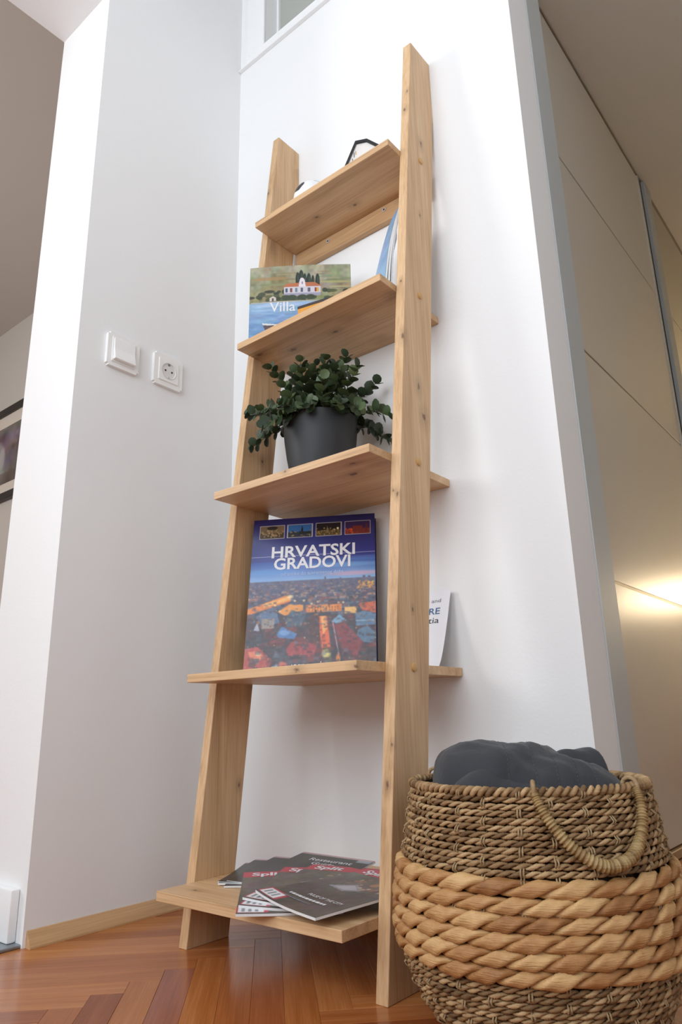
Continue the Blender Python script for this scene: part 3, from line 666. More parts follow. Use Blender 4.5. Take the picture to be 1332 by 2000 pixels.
# (direction across the view, depth, rise, length)
for (a, f, r, L) in ((-1.0, .1, .62, .175), (-.9, -.4, .35, .15), (-.95, .3, .15, .15), (-.75, -.2, .95, .17), (-.5, .4, 1.0, .17), (-.35, -.5, 1.1, .150), (-.12, .1, 1.7, .172), (-.1, .6, .9, .15),
                     (.12, -.4, 1.3, .150), (.22, .2, 1.6, .175), (.42, -.1, 1.25, .185), (.55, .5, .9, .16), (.62, -.5, .85, .15), (.8, .1, .75, .165), (.95, -.2, .32, .160), (.9, .4, .35, .15),
                     (1.0, .05, .05, .145), (-.85, -.55, .05, .13), (.35, -.85, .5, .115), (-.3, -.9, .5, .115), (.05, -.9, .75, .11), (-.65, -.75, .55, .125), (.7, -.75, .45, .12), (.0, .9, .7, .13), (-.55, .1, 1.5, .155), (.5, .1, 1.5, .165), (-.2, -.2, 1.35, .14), (.3, -.3, 1.3, .14)):
    a *= 0.88; L = L * 0.84; d = (vR * a + vF * f + Vector((0, 0, r))).normalized()
    st = Vector((pcx, pcy, pz + 0.130)) + (vR * a + vF * f) * 0.030
    pts = []
    hor = Vector((d.x, d.y, 0))
    for i in range(9):
        t = i / 8
        sagg = -0.035 * t * t if r < 0.7 else 0.010 * t * t
        pts.append(st + d * (L * t) + Vector((0, 0, 0.045 * t * (1 - t) * (1.4 if r < .5 else .4) + sagg)) + Vector((random.uniform(-1, 1), random.uniform(-1, 1), random.uniform(-1, 1))) * 0.003)
    stems.append((pts, L))
leaf_mats = []
for pts, L in stems:
    P = [Vector(p) for p in pts]
    for p in P:
        if p.y > -0.012: p.y = -0.012
        if p.z > SZ[3] - S_ - 0.018: p.z = SZ[3] - S_ - 0.018
        p.x = max(p.x, 0.012)
    tube('stem', [tuple(p) for p in P], np.linspace(0.0017, 0.0009, 9), stem_mat, plant, 5)
    npair = 9; ph = random.uniform(0, 6)
    for k in range(npair + 1):
        t = 0.16 + 0.84 * (k / npair) ** 0.85; x = min(t * 8, 7.999); i = int(x); p = P[i].lerp(P[i + 1], x - i); tg = (P[i + 1] - P[i]).normalized()
        ref = tg.orthogonal().normalized(); ph += 1.5
        for s in (0, math.pi):
            o = Matrix.Rotation(ph + s, 3, tg) @ ref
            dirv = (o * 0.85 + tg * (0.35 + 0.5 * t) + Vector((random.uniform(-.2, .2), random.uniform(-.2, .2), random.uniform(-.1, .2)))).normalized()
            size = random.uniform(0.024, 0.033) * (1.12 - 0.40 * t)
            tip = p + dirv * size
            if tip.y > -0.004 or tip.x < 0.004 or tip.z > SZ[3] - S_ - 0.003: continue
            up_ = (tg * 0.8 + Vector((0, 0, 0.6))).normalized(); xax = dirv.cross(up_).normalized(); zax = xax.cross(dirv).normalized()
            m = Matrix((xax, dirv, zax)).transposed().to_4x4(); m = Matrix.Translation(p - Vector((pcx, pcy, pz))) @ m @ Matrix.Scale(size, 4)
            leaf_mats.append(m)

# the 296 leaves turned most to the room are single parts, the rest of the foliage is one mass
leaf_mats.sort(key=lambda m: (m.translation.x * 0.637 - m.translation.y * 0.77) + 0.35 * m.translation.z, reverse=True)
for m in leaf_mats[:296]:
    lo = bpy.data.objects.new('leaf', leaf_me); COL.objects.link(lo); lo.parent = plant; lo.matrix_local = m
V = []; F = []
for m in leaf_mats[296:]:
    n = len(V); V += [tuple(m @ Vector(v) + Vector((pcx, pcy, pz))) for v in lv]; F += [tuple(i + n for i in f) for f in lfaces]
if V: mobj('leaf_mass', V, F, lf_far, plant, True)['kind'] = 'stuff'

# ---- fourth shelf: the big hardback
bw, bh, bt_ = 0.2573, 0.3299, 0.026
O, U, Vv, Nn = frame(0.1583, -0.1536, SZ[1] + 0.0006, 0.5381, 0.2056, bw)
O = O + np.array([0, 0, 0.0]); 
book = thing('hardback_book', tuple(O + U * bw / 2), 'large blue hardback with city at dusk cover leaning on the lower middle shelf', 'book')
def obox(name, a0, a1, b0, b1, c0, c1, mat, par, fr):
    O, U, Vv, Nn = fr; V = []
    for c in (c0, c1):
        for (a, b) in ((a0, b0), (a1, b0), (a1, b1), (a0, b1)): V.append(O + U * a + Vv * b + Nn * c)
    return mobj(name, V, [(3, 2, 1, 0), (4, 5, 6, 7), (0, 1, 5, 4), (1, 2, 6, 5), (2, 3, 7, 6), (3, 0, 4, 7)], mat, par)
fr = (O, U, Vv, Nn)
navy_cover = plain('navy_cover', (34, 34, 84), 0.35)
obox('front_cover', 0, bw, 0, bh, -0.0025, 0.0, navy_cover, book, fr)
obox('back_cover', 0, bw, 0.0, bh, -bt_, -bt_ + 0.0025, navy_cover, book, fr)
obox('spine', 0, 0.003, 0, bh, -bt_ + 0.0025, -0.0025, navy_cover, book, fr)
obox('pages', 0.003, bw - 0.004, 0.004, bh - 0.004, -bt_ + 0.0026, -0.0026, paper, book, fr)
cv = Cv(250, 320, (44, 42, 104))
cv.grad(0, .30, (38, 36, 92), (56, 62, 136)); cv.grad(.30, .435, (52, 82, 156), (136, 176, 218)); cv.noise(5, 6, 8, (0, 0, 1, .43))
cv.ell(.85, .40, .30, .018, (196, 160, 186), .8, .8); cv.ell(.75, .34, .4, .02, (120, 166, 214), .6, .8); cv.ell(.15, .37, .3, .025, (100, 160, 220), .5, .8); cv.ell(.95, .30, .3, .02, (90, 130, 196), .5, .8)
cv.grad(.43, .62, (92, 92, 118), (64, 66, 84)); cv.grad(.62, 1.0, (62, 54, 62), (70, 46, 54))
far = [(70, 80, 110), (112, 104, 120), (150, 110, 100), (86, 96, 128), (60, 62, 84), (128, 84, 84), (170, 140, 120)]
cv.dabs(420, (0, .435, 1, .56), far, .022, .006, .8, 0.9)
cv.dabs(70, (0, .44, 1, .56), [(236, 160, 84), (220, 120, 70), (240, 196, 140)], .006, .003, .9, .9)
for u, w_, t in ((.60, .012, .415), (.90, .02, .418), (.94, .018, .423), (.72, .01, .424)): cv.rect(u, t, u + w_, .45, (92, 92, 120))
cv.dabs(60, (.86, .455, .98, .50), [(230, 150, 60), (240, 180, 90)], .008, .004, .8)
mid = [(52, 62, 84), (84, 98, 124), (60, 54, 66), (104, 66, 70), (74, 84, 104), (44, 48, 62), (120, 74, 74)]
cv.dabs(170, (0, .52, 1, .66), mid, .035, .014, .85, .9)
# lit facades
cv.poly([(0, .605), (.30, .525), (.34, .54), (.34, .565), (.04, .635), (0, .64)], (226, 126, 58)); cv.poly([(.12, .575), (.33, .53), (.34, .555), (.13, .60)], (246, 176, 92))
cv.poly([(.24, .63), (.33, .585), (.44, .59), (.44, .625), (.30, .655)], (236, 150, 66)); cv.rect(.46, .595, .74, .64, (216, 122, 62)); cv.rect(.48, .60, .70, .635, (236, 150, 74)); cv.rect(.76, .615, .85, .655, (246, 190, 110)); cv.poly([(.86, .60), (1, .585), (1, .66), (.90, .64)], (206, 92, 58))
for k in range(11): cv.rect(.485 + k * .022, .607, .493 + k * .022, .618, (150, 74, 44)); cv.rect(.485 + k * .022, .624, .493 + k * .022, .634, (150, 74, 44))
for k in range(12): u = rng.uniform(.02, .84); cv.ell(u, .62 + rng.uniform(-.06, .03), .012, .008, (255, 222, 160), .9, .8)
cv.ell(.335, .535, .03, .015, (255, 226, 160), .9, .9)
low = [(48, 44, 52), (84, 40, 44), (120, 52, 54), (64, 74, 84), (46, 54, 58), (98, 58, 60), (70, 50, 54)]
cv.dabs(130, (0, .66, 1, .98), low, .06, .03, .75, .9)
cv.poly([(.07, .655), (.16, .61), (.24, .64), (.26, .70), (.12, .71)], (84, 108, 140)); cv.poly([(.30, .68), (.35, .62), (.46, .65), (.44, .72), (.32, .73)], (66, 84, 104)); cv.rect(.12, .67, .22, .73, (150, 140, 130)); cv.poly([(.06, .74), (.085, .69), (.11, .745)], (170, 178, 190))
cv.poly([(.24, .77), (.28, .72), (.40, .77), (.38, .80), (.26, .79)], (74, 118, 176)); cv.ell(.3, .76, .05, .02, (120, 160, 210), .8, .6)
cv.poly([(.84, .66), (.90, .645), (1, .66), (.99, .73), (.85, .735)], (86, 122, 156)); cv.poly([(.86, .76), (.93, .73), (.99, .78), (.98, .84), (.85, .83)], (84, 116, 146)); cv.rect(.85, .70, .99, .705, (150, 180, 200))
cv.poly([(.66, .70), (.72, .66), (.78, .70), (.70, .715)], (110, 160, 196)); cv.poly([(.68, .72), (.76, .71), (.90, .83), (.84, .95), (.74, .86)], (128, 50, 56)); cv.poly([(.49, .70), (.54, .62), (.58, .70), (.58, .86), (.50, .86)], (74, 46, 48))
# the glowing street
cv.poly([(.565, .665), (.625, .665), (.66, .86), (.60, .90), (.575, .78)], (226, 96, 54)); cv.poly([(.575, .665), (.615, .665), (.63, .74), (.60, .78)], (250, 170, 90)); cv.poly([(.60, .86), (.66, .855), (.67, .96), (.62, .98)], (86, 78, 50)); cv.ell(.625, .895, .04, .03, (246, 226, 130), .9, .8)
cv.ell(.715, .925, .02, .035, (240, 140, 60), .9, .8); cv.ell(.725, .935, .008, .015, (255, 210, 110), .9, .6)
for t in np.linspace(0, 1, 60): cv.ell(.67 + .05 * t, .70 + .20 * t, .004, .005, (232, 170, 180), .5)
cv.poly([(.32, .86), (.36, .815), (.56, .835), (.53, .915), (.34, .90)], (156, 58, 62)); cv.poly([(.30, .92), (.50, .925), (.48, 1), (.26, 1)], (70, 62, 74)); cv.poly([(0, .85), (.10, .84), (.22, .92), (.18, 1), (0, 1)], (176, 70, 62)); cv.poly([(.03, .87), (.10, .865), (.17, .91), (.06, .93)], (226, 120, 82)); cv.ell(.11, .885, .03, .012, (236, 206, 160), .8, .7)
cv.poly([(.19, .99), (.25, .94), (.27, .95), (.22, 1)], (150, 170, 190)); cv.ell(.30, .95, .04, .02, (232, 112, 84), .8, .7); cv.noise(6, 60, 80, (0, .43, 1, 1))
cv.dabs(260, (0, .66, 1, 1), low + [(140, 60, 58), (92, 108, 128), (58, 50, 56), (112, 84, 84), (40, 40, 46)], .022, .012, .55, .9)
cv.dabs(150, (0, .56, 1, .72), mid + [(176, 120, 84), (120, 130, 150)], .012, .006, .6)
cv.dabs(70, (0, .52, 1, .98), [(250, 190, 110), (236, 140, 74), (255, 224, 170)], .0035, .003, .8)
for _ in range(2):
    p = np.pad(cv.a, ((1, 1), (1, 1), (0, 0)), 'edge'); bl = (p[:-2, 1:-1] + p[2:, 1:-1] + p[1:-1, :-2] + p[1:-1, 2:] + 2 * p[1:-1, 1:-1]) / 6
    cv.a = np.where((cv.v > .30)[..., None], bl, cv.a)
cv.a[:] = np.where((cv.v > .43)[..., None], cv.a * 0.86 + np.array([110, 112, 130]) * 0.14 + 6, cv.a); cv.rect(0, .2625, 1, .266, (176, 170, 206), .9)
# four small photographs
tiles = [((.055, .265), (118, 96, 70), (70, 54, 40)), ((.285, .495), (52, 104, 160), (50, 56, 62)), ((.52, .73), (30, 28, 30), (92, 76, 46)), ((.755, .965), (58, 38, 84), (120, 52, 46))]
for (ua, ub), c0, c1 in tiles:
    cv.rect(ua, .046, ub, .142, (190, 184, 186)); cv.rect(ua + .006, .051, ub - .006, .137, c0)
    cv.rect(ua + .006, .10, ub - .006, .137, c1)
cv.ell(.16, .065, .05, .015, (30, 26, 24), .9, .4); cv.dabs(60, (.065, .075, .255, .13), [(176, 150, 104), (150, 120, 80), (96, 78, 56)], .007, .006, .8)
cv.poly([(.395, .12), (.405, .062), (.412, .062), (.42, .12)], (24, 30, 40)); cv.dabs(26, (.30, .095, .48, .13), [(60, 60, 60), (150, 130, 96), (40, 50, 56)], .009, .005, .8); cv.rect(.385, .10, .48, .12, (36, 44, 48))
cv.dabs(40, (.53, .085, .72, .132), [(150, 124, 70), (190, 160, 100), (60, 52, 34)], .005, .005, .8); cv.poly([(.60, .12), (.615, .07), (.63, .12)], (130, 112, 76)); cv.ell(.70, .092, .01, .008, (236, 220, 170))
cv.dabs(26, (.765, .10, .87, .13), [(216, 96, 48), (190, 70, 40)], .008, .005, .8); cv.rect(.82, .082, .90, .125, (120, 50, 44)); cv.rect(.925, .07, .94, .125, (96, 44, 50))
Sb = lambda a, b: O + U * a + Vv * b + Nn * 0.0004
sheet('cover_print', Sb, bw, bh, cv, print_gloss, book)
text('title_lettering', 'HRVATSKI', Sb, Nn, 0.166 * bw, bh * (1 - .272), 0.0352, ink_white, book, width=0.675 * bw, bold=0.022)
text('title_lettering', 'GRADOVI', Sb, Nn, 0.190 * bw, bh * (1 - .352), 0.0352, ink_white, book, width=0.615 * bw, bold=0.022)
text('subtitle_lettering', 'od antike do suvremenog doba', Sb, Nn, 0.25 * bw, bh * (1 - .395), 0.0105, plain('ink_pale_blue', (176, 196, 226), 0.5), book, width=0.50 * bw)
text('author_lettering', 'JOSIP JURIĆ', Sb, Nn, 0.36 * bw, 0.004, 0.0165, ink_white, book, width=0.24 * bw, bold=0.01)

# leaflet against the wall behind the right upright
lw, lh = 0.105, 0.146
lfx = thing('leaflet', (0.335, -0.05, SZ[1]), 'curled white leaflet with blue lettering against the wall behind the right upright', 'leaflet')
def Sl(a, b):
    t = b / lh
    return np.array([0.283 + a + 0.004 * t, -0.062 + 0.052 * (t ** 0.75) - 0.0025 * math.sin(math.pi * a / lw), SZ[1] + 0.0006 + b * 0.99])
Nl = np.array([0, -1.0, 0.25]); Nl /= np.linalg.norm(Nl)
slab('paper', Sl, Nl, lw, lh, 0.0005, plain('leaflet_paper', (232, 232, 238), 0.55), lfx, 8, 14)
text('lettering', 'e and', Sl, Nl, 0.0560, 0.1235, 0.0105, ink_grey, lfx, width=0.0310)
text('lettering', 'RE', Sl, Nl, 0.0640, 0.1005, 0.0175, ink_blue, lfx, width=0.0235, bold=0.012)
text('lettering', 'tia', Sl, Nl, 0.0650, 0.0830, 0.0165, ink_navy, lfx, width=0.0225)

# ---- lowest shelf: fanned magazines
def magazine(name, BL, updeg, w, h, z0, z1, cv, label, group, thick=0.0034, curl=0.0):
    Vd = np.array([math.cos(R(updeg)), math.sin(R(updeg)), 0]); Ud = np.array([math.cos(R(updeg - 90)), math.sin(R(updeg - 90)), 0])
    O = np.array([BL[0], BL[1], 0.0])
    def S(a, b): return O + Ud * a + Vd * b + np.array([0, 0, z0 + (z1 - z0) * (b / h) + curl * ((1 - a / w) ** 3) * ((1 - b / h) ** 2)])
    t = thing(name, tuple(S(w / 2, h / 2) - np.array([0, 0, thick])), label, 'magazine', group)
    n = np.array([0, 0, 1.0])
    slab('pages', lambda a, b: S(a, b) - n * 0.0004, n, w, h, thick, paper, t, 8, 10)
    sheet('cover_print', S, w, h, cv, print_gloss, t)
    return t, S, n
def guide_cover():
    c = Cv(46, 42, (62, 60, 58)); c.noise(6, 5, 5); c.rect(0, 0, 1, .035, (176, 60, 76)); c.rect(0, .035, 1, .055, (200, 180, 184)); c.rect(.80, .04, .97, .12, (190, 200, 214), .7); return c
def split_cover(seed):
    c = Cv(96, 128, (66, 58, 50)); c.grad(0, 1, (92, 86, 76), (70, 58, 48)); c.noise(11, 6, 8); c.noise(7, 24, 32)
    c.rect(0, 0, .92, .145, (186, 34, 58)); c.rect(0, .0, 1, .018, (150, 40, 60)); c.rect(.92, 0, 1, .145, (120, 40, 50))
    for k in range(36): c.ell(rng.uniform(.35, .95), rng.uniform(.22, .48), rng.uniform(.01, .07), rng.uniform(.006, .03), [(150, 92, 60), (190, 150, 116), (96, 56, 38), (60, 44, 36), (206, 190, 170)][k % 5], .7, .5)
    c.poly([(.22, .50), (.46, .36), (.66, .46), (.50, .53)], (150, 146, 158), .8); c.poly([(.30, .49), (.46, .39), (.60, .455), (.48, .505)], (188, 184, 190), .7)
    c.ell(.8, .34, .04, .12, (84, 52, 44), .9, .4); c.ell(.62, .3, .06, .05, (176, 120, 70), .8, .5)
    # white address panel with bar code near the bottom left
    c.rect(.0, .85, .30, .98, (186, 48, 70)); c.rect(.02, .865, .26, .965, (226, 228, 230))
    for k in range(16): c.rect(.04 + k * .0125, .885, .046 + k * .0125, .95, (110, 112, 118), .8)
    return c
gz = [0.1075, 0.1130, 0.1185, 0.1245, 0.1320]
gp = [((-0.004, -0.168), 126), ((-0.008, -0.152), 118), ((0.006, -0.140), 110), ((0.042, -0.124), 100), ((0.088, -0.094), 90)]
gl = ['lowest dark restaurant guide of the rear fan, mostly behind the left upright', 'second dark restaurant guide from the left in the rear fan', 'third dark restaurant guide from the left in the rear fan', 'fourth dark restaurant guide from the left in the rear fan', 'topmost dark restaurant guide of the rear fan, its title readable']
for k, ((tl, ang), z) in enumerate(zip(gp, gz)):
    w, h = 0.168, 0.145
    Vd = np.array([math.cos(R(ang)), math.sin(R(ang))]); BL = np.array(tl) - Vd * h
    t, S, n = magazine('magazine', BL, ang, w, h, 0.1068 + 0.0012 * k, z, guide_cover(), gl[k], 'restaurant guides at the back of the lowest shelf', thick=0.0028)
    if k == 4:
        text('title_lettering', 'Restaurant', S, n, 0.042, h - 0.033, 0.0165, ink_white, t, width=0.096, bold=0.008)
        text('title_lettering', 'Guide', S, n, 0.060, h - 0.050, 0.0165, ink_white, t, width=0.052, bold=0.008)
sp = [((0.238, -0.402), 134, 0.1070, 0.1210), ((0.221, -0.381), 116, 0.1112, 0.1240), ((0.210, -0.363), 103, 0.1150, 0.1265), ((0.222, -0.348), 77, 0.1185, 0.1290)]
sl = ['lowest of the four red-titled magazines, its corner over the shelf edge', 'second lowest of the four red-titled magazines fanned on the bottom shelf', 'third of the four red-titled magazines, just under the top one', 'topmost red-titled magazine of the fan on the bottom shelf']
for k, (bl, ang, z0, z1) in enumerate(sp):
    w, h = 0.154, 0.220
    t, S, n = magazine('magazine', bl, ang, w, h, z0, z1, split_cover(k), sl[k], 'red-titled magazines on the lowest shelf', curl=(0.002, 0.003, 0.005, 0.010)[k])
    text('title_lettering', 'Split', S, n, 0.015, h - 0.027, 0.026, ink_white, t, width=0.054, bold=0.030)
    if k == 3:
        text('headline_lettering', 'PULSE OF THE CITY', S, n, 0.056, 0.056, 0.010, ink_white, t, width=0.080, bold=0.012)
        for r_, (a0, a1) in enumerate(((0.030, 0.115), (0.034, 0.100))):
            a = a0; i = 0
            while a < a1:
                ln = random.uniform(0.004, 0.011); bb = 0.040 - r_ * 0.012
                mobj('headline_lettering', [S(a, bb) + n * .0004, S(a + ln, bb) + n * .0004, S(a + ln, bb + 0.0055 - 0.002 * r_) + n * .0004, S(a, bb + 0.0055 - 0.002 * r_) + n * .0004], [(0, 1, 2, 3)], ink_white if r_ == 0 else ink_grey, t); a += ln + 0.0018

# ================================================================== the basket
BX, BY = 0.620, -0.235
basket = thing('storage_basket', (BX, BY, 0.0), 'round woven seagrass basket with a plaited tan band and looped handles', 'basket')
pz_ = np.array([0.0, .02, .04, .06, .08, .10, .12, .14, .16, .18, .20, .22, .24, .26, .28, .29])
pr_ = np.array([.1140, .1305, .1455, .1555, .1635, .1685, .1712, .1710, .1692, .1675, .1640, .1605, .1572, .1540, .1505, .1495])
def br_(z): return float(np.interp(z, pz_, pr_))
def bctr(z):
    k = -0.0035 * math.exp(-((z - 0.12) / 0.09) ** 2); return BX + 0.77 * k, BY + 0.637 * k
def straw(name, c0, c1, c2, rough=0.6, fscale=(40, 40, 400)):
    m, nt, b = newmat(name); L = nt.links.new
    at = N(nt, 'ShaderNodeAttribute'); at.attribute_name = 'tint'
    tc = N(nt, 'ShaderNodeTexCoord'); no = N(nt, 'ShaderNodeTexNoise'); no.inputs['Scale'].default_value = 70; no.inputs['Detail'].default_value = 4; L(tc.outputs['Object'], no.inputs['Vector'])
    a1 = N(nt, 'ShaderNodeMath', operation='MULTIPLY_ADD'); a1.inputs[1].default_value = 0.55; L(no.outputs['Fac'], a1.inputs[0])
    a0 = N(nt, 'ShaderNodeMath', operation='MULTIPLY'); a0.inputs[1].default_value = 0.62; L(at.outputs['Fac'], a0.inputs[0]); L(a0.outputs[0], a1.inputs[2])
    rp = ramp(nt, [(0.18, c0), (0.5, c1), (0.9, c2)]); L(a1.outputs[0], rp.inputs['Fac']); L(rp.outputs['Color'], b.inputs['Base Color'])
    b.inputs['Roughness'].default_value = rough; b.inputs['Specular IOR Level'].default_value = 0.35
    mp = N(nt, 'ShaderNodeMapping'); mp.inputs['Scale'].default_value = fscale; L(tc.outputs['Object'], mp.inputs['Vector'])
    n2 = N(nt, 'ShaderNodeTexNoise'); n2.inputs['Scale'].default_value = 1.0; n2.inputs['Detail'].default_value = 3; L(mp.outputs[0], n2.inputs['Vector'])
    bp = N(nt, 'ShaderNodeBump'); bp.inputs['Strength'].default_value = 0.7; bp.inputs['Distance'].default_value = 0.002; L(n2.outputs['Fac'], bp.inputs['Height']); L(bp.outputs[0], b.inputs['Normal'])
    return m
seagrass = straw('seagrass', (92, 68, 42), (144, 112, 76), (192, 160, 118))
hyacinth = straw('water_hyacinth', (136, 90, 52), (178, 130, 82), (210, 170, 118), 0.45, (60, 60, 700))
tie_mat = straw('tie_grass', (150, 124, 90), (186, 160, 122), (208, 186, 148))
def rope_ring(name, z, rad, a, ra, rb, lump, mat, parent, sides=6, spl=5, jz=0.0012, jr=0.0012, hand=1, pin=0.10):
    """two-strand rope laid round the basket at height z; lump = length of one visible twist"""
    cx, cy = bctr(z); r0 = rad
    nl = int(round(2 * math.pi * r0 / lump)); nl += nl % 2
    n = nl * spl; th = np.linspace(0, 2 * np.pi, n, endpoint=False)
    V = []; F = []; tint = []
    w1 = sum(rng.normal() * np.cos(k * th + rng.uniform(0, 6)) / k for k in range(3, 12)); w2 = sum(rng.normal() * np.cos(k * th + rng.uniform(0, 6)) / k for k in range(3, 12))
    w3 = sum(rng.normal() * np.cos(k * th + rng.uniform(0, 6)) / k for k in range(2, 9)) * 0.35
    ang = np.linspace(0, 2 * np.pi, sides, endpoint=False)
    start = rng.uniform(0, 6)
    for s in (0, 1):
        phi = hand * (th * nl / 2) + s * np.pi + start + w3
        lump_id = np.floor((phi + np.pi) / (2 * np.pi)).astype(int) % (nl // 2)
        tv = rng.uniform(0, 1, nl + 2); wv = rng.uniform(0.85, 1.15, nl + 2)
        rr = r0 + w1 * jr + a * np.cos(phi); zz = z + w2 * jz + a * np.sin(phi)
        radd = np.stack([np.cos(th), np.sin(th), 0 * th], 1); upv = np.array([0, 0, 1.0])
        C = np.stack([cx + rr * np.cos(th), cy + rr * np.sin(th), zz], 1)
        e_a = radd * np.cos(phi)[:, None] + upv * np.sin(phi)[:, None]; e_b = -radd * np.sin(phi)[:, None] + upv * np.cos(phi)[:, None]
        wsc = wv[lump_id][:, None, None] * (1.0 + pin * np.cos(phi))[:, None, None]
        ring = C[:, None, :] + wsc * (ra * np.cos(ang)[None, :, None] * e_a[:, None, :] + rb * np.sin(ang)[None, :, None] * e_b[:, None, :])
        off = len(V); V += ring.reshape(-1, 3).tolist(); tint += np.repeat(tv[lump_id], sides).tolist()
        i = np.arange(n); j = (i + 1) % n
        for k in range(sides):
            k2 = (k + 1) % sides
            F += np.stack([off + i * sides + k, off + j * sides + k, off + j * sides + k2, off + i * sides + k2], 1).tolist()
    o = mobj(name, V, F, mat, parent, True)
    at = o.data.attributes.new('tint', 'FLOAT', 'POINT'); at.data.foreach_set('value', np.array(tint, np.float32))
    return o
# dark backing added to block light and keep the weave gaps dark
inside = plain('weave_backing_dark', (58, 44, 28), 0.9)
dark_backing = [(br_(z) - 0.0075, z) for z in np.linspace(0.004, 0.284, 24)]
lathe('dark_backing', [(0.0001, 0.003)] + dark_backing, (BX, BY, 0), inside, basket, 64)
zb0, zb1 = 0.0985, 0.1990
rows_low = np.linspace(0.0045, zb0 - 0.0048, 13); rows_up = np.linspace(zb1 + 0.0048, 0.2785, 11)
for z in rows_low: rope_ring('seagrass_rope', z, br_(z), 0.0020, 0.0021, 0.0028, 0.0135, seagrass, basket, jz=0.0007, jr=0.0011)
for z in rows_up: rope_ring('seagrass_rope', z, br_(z), 0.0020, 0.0021, 0.0028, 0.0135, seagrass, basket, jz=0.0007, jr=0.0011)
for z in np.linspace(zb0 + 0.0085, zb1 - 0.0085, 6): rope_ring('plaited_rope', z, br_(z) + 0.0010, 0.0042, 0.0048, 0.0078, 0.0400, hyacinth, basket, sides=10, spl=12, jz=0.0010, jr=0.0014, hand=1, pin=0.20)
rope_ring('rim_rope', 0.2865, br_(0.2865), 0.0028, 0.0034, 0.0042, 0.0095, seagrass, basket, sides=7, spl=5, jz=0.0004, jr=0.0005)
# upright ties
for k in range(26):
    th = 2 * math.pi * (k + random.uniform(-.15, .15)) / 26; zs = np.linspace(0.006, 0.290, 74); pth = []
    seg = 0.0098
    for z in zs:
        cx, cy = bctr(z); rr = br_(z) + 0.0010 + 0.0058 * math.cos(math.pi * z / seg + (k % 2) * math.pi)
        if zb0 < z < zb1: rr = br_(z) - 0.0005 + 0.0045 * math.cos(math.pi * (z - zb0) / 0.0168)
        pth.append((cx + rr * math.cos(th), cy + rr * math.sin(th), z))
    for s in (-1, 1):
        P2 = [(x - s * 0.0016 * math.sin(th), y + s * 0.0016 * math.cos(th), z) for x, y, z in pth]
        tube('tie', P2, 0.0011, tie_mat, basket, 4)
# handles: wrapped loops hanging from the rim
def handle(pts):
    A = np.array(pts, float); t = np.linspace(0, 1, len(A)); tt = np.linspace(0, 1, 330)
    # smooth interpolation (Catmull-Rom through the control points)
    def cr(col):
        out = []
        for x in tt * (len(A) - 1):
            i = min(int(x), len(A) - 2); f = x - i
            p = [col[max(i - 1, 0)], col[i], col[i + 1], col[min(i + 2, len(A) - 1)]]
            out.append(0.5 * ((2 * p[1]) + (-p[0] + p[2]) * f + (2 * p[0] - 5 * p[1] + 4 * p[2] - p[3]) * f * f + (-p[0] + 3 * p[1] - 3 * p[2] + p[3]) * f ** 3))
        return np.array(out)
    ph, zz, off = cr(A[:, 0]), cr(A[:, 1]), cr(A[:, 2])
    P = []
    for p, z, o in zip(ph, zz, off):
        cx, cy = bctr(z); r = br_(min(z, .29)) + o; P.append((cx + r * math.cos(R(p)), cy + r * math.sin(R(p)), z))
    P = np.array(P); n = len(P)
    # a wrapped core: the radius is ribbed by the windings
    i = np.arange(n); mid = np.sin(np.pi * i / (n - 1)) ** 0.5
    rad = (0.0028 + 0.0034 * mid) * (1.0 + 0.22 * np.cos(2 * np.pi * i / 5.0))
    V, F = tube_mesh(P, rad, 10)
    # slant the windings
    o = mobj('handle', V, F, wrap_mat, basket, True)
    at = o.data.attributes.new('tint', 'FLOAT', 'POINT'); at.data.foreach_set('value', np.repeat(rng.uniform(.2, 1, n // 5 + 1).repeat(5)[:n], 10).astype(np.float32))
    for q, s in ((P[4], 1), (P[-5], -1)):
        d = np.array([q[0] - BX, q[1] - BY, 0]); d /= np.linalg.norm(d); tg = np.array([-d[1], d[0], 0])
        lp = [np.array([q[0], q[1], 0.288]) - d * 0.006 + tg * 0.0 + d * (0.0095 * math.cos(a)) + np.array([0, 0, 0.010 * math.sin(a)]) for a in np.linspace(0, 2 * math.pi, 18, endpoint=False)]
        V, F = tube_mesh(lp, 0.0026, 7, closed=True); mobj('handle_loop', V, F, tie_mat, basket, True)
wrap_mat = straw('handle_wrap', (104, 82, 50), (148, 120, 78), (182, 156, 110), 0.5)
hp = [(298.5, .2885, .007), (300, .276, .011), (304, .255, .012), (311, .231, .013), (321, .2135, .014), (331, .2165, .014), (339, .232, .013), (344.5, .254, .012), (347, .277, .011), (347.5, .289, .007)]
handle(hp)
handle([(a - 171.5, z, o) for a, z, o in hp])

# ---- the grey quilted blanket in the basket
blk, nt, b = newmat('quilt_grey')
b.inputs['Base Color'].default_value = rgba((60, 61, 65)); b.inputs['Roughness'].default_value = 0.85; b.inputs['Specular IOR Level'].default_value = 0.2; b.inputs['Sheen Weight'].default_value = 0.15
tc = N(nt, 'ShaderNodeTexCoord'); n1 = N(nt, 'ShaderNodeTexNoise'); n1.inputs['Scale'].default_value = 900; n2 = N(nt, 'ShaderNodeTexNoise'); n2.inputs['Scale'].default_value = 55; n2.inputs['Detail'].default_value = 4
nt.links.new(tc.outputs['Object'], n1.inputs['Vector']); nt.links.new(tc.outputs['Object'], n2.inputs['Vector'])
ad = N(nt, 'ShaderNodeMath', operation='MULTIPLY_ADD'); ad.inputs[1].default_value = 0.12; nt.links.new(n1.outputs['Fac'], ad.inputs[0]); nt.links.new(n2.outputs['Fac'], ad.inputs[2])
bp = N(nt, 'ShaderNodeBump'); bp.inputs['Strength'].default_value = 0.5; bp.inputs['Distance'].default_value = 0.004; nt.links.new(ad.outputs[0], bp.inputs['Height']); nt.links.new(bp.outputs[0], b.inputs['Normal'])
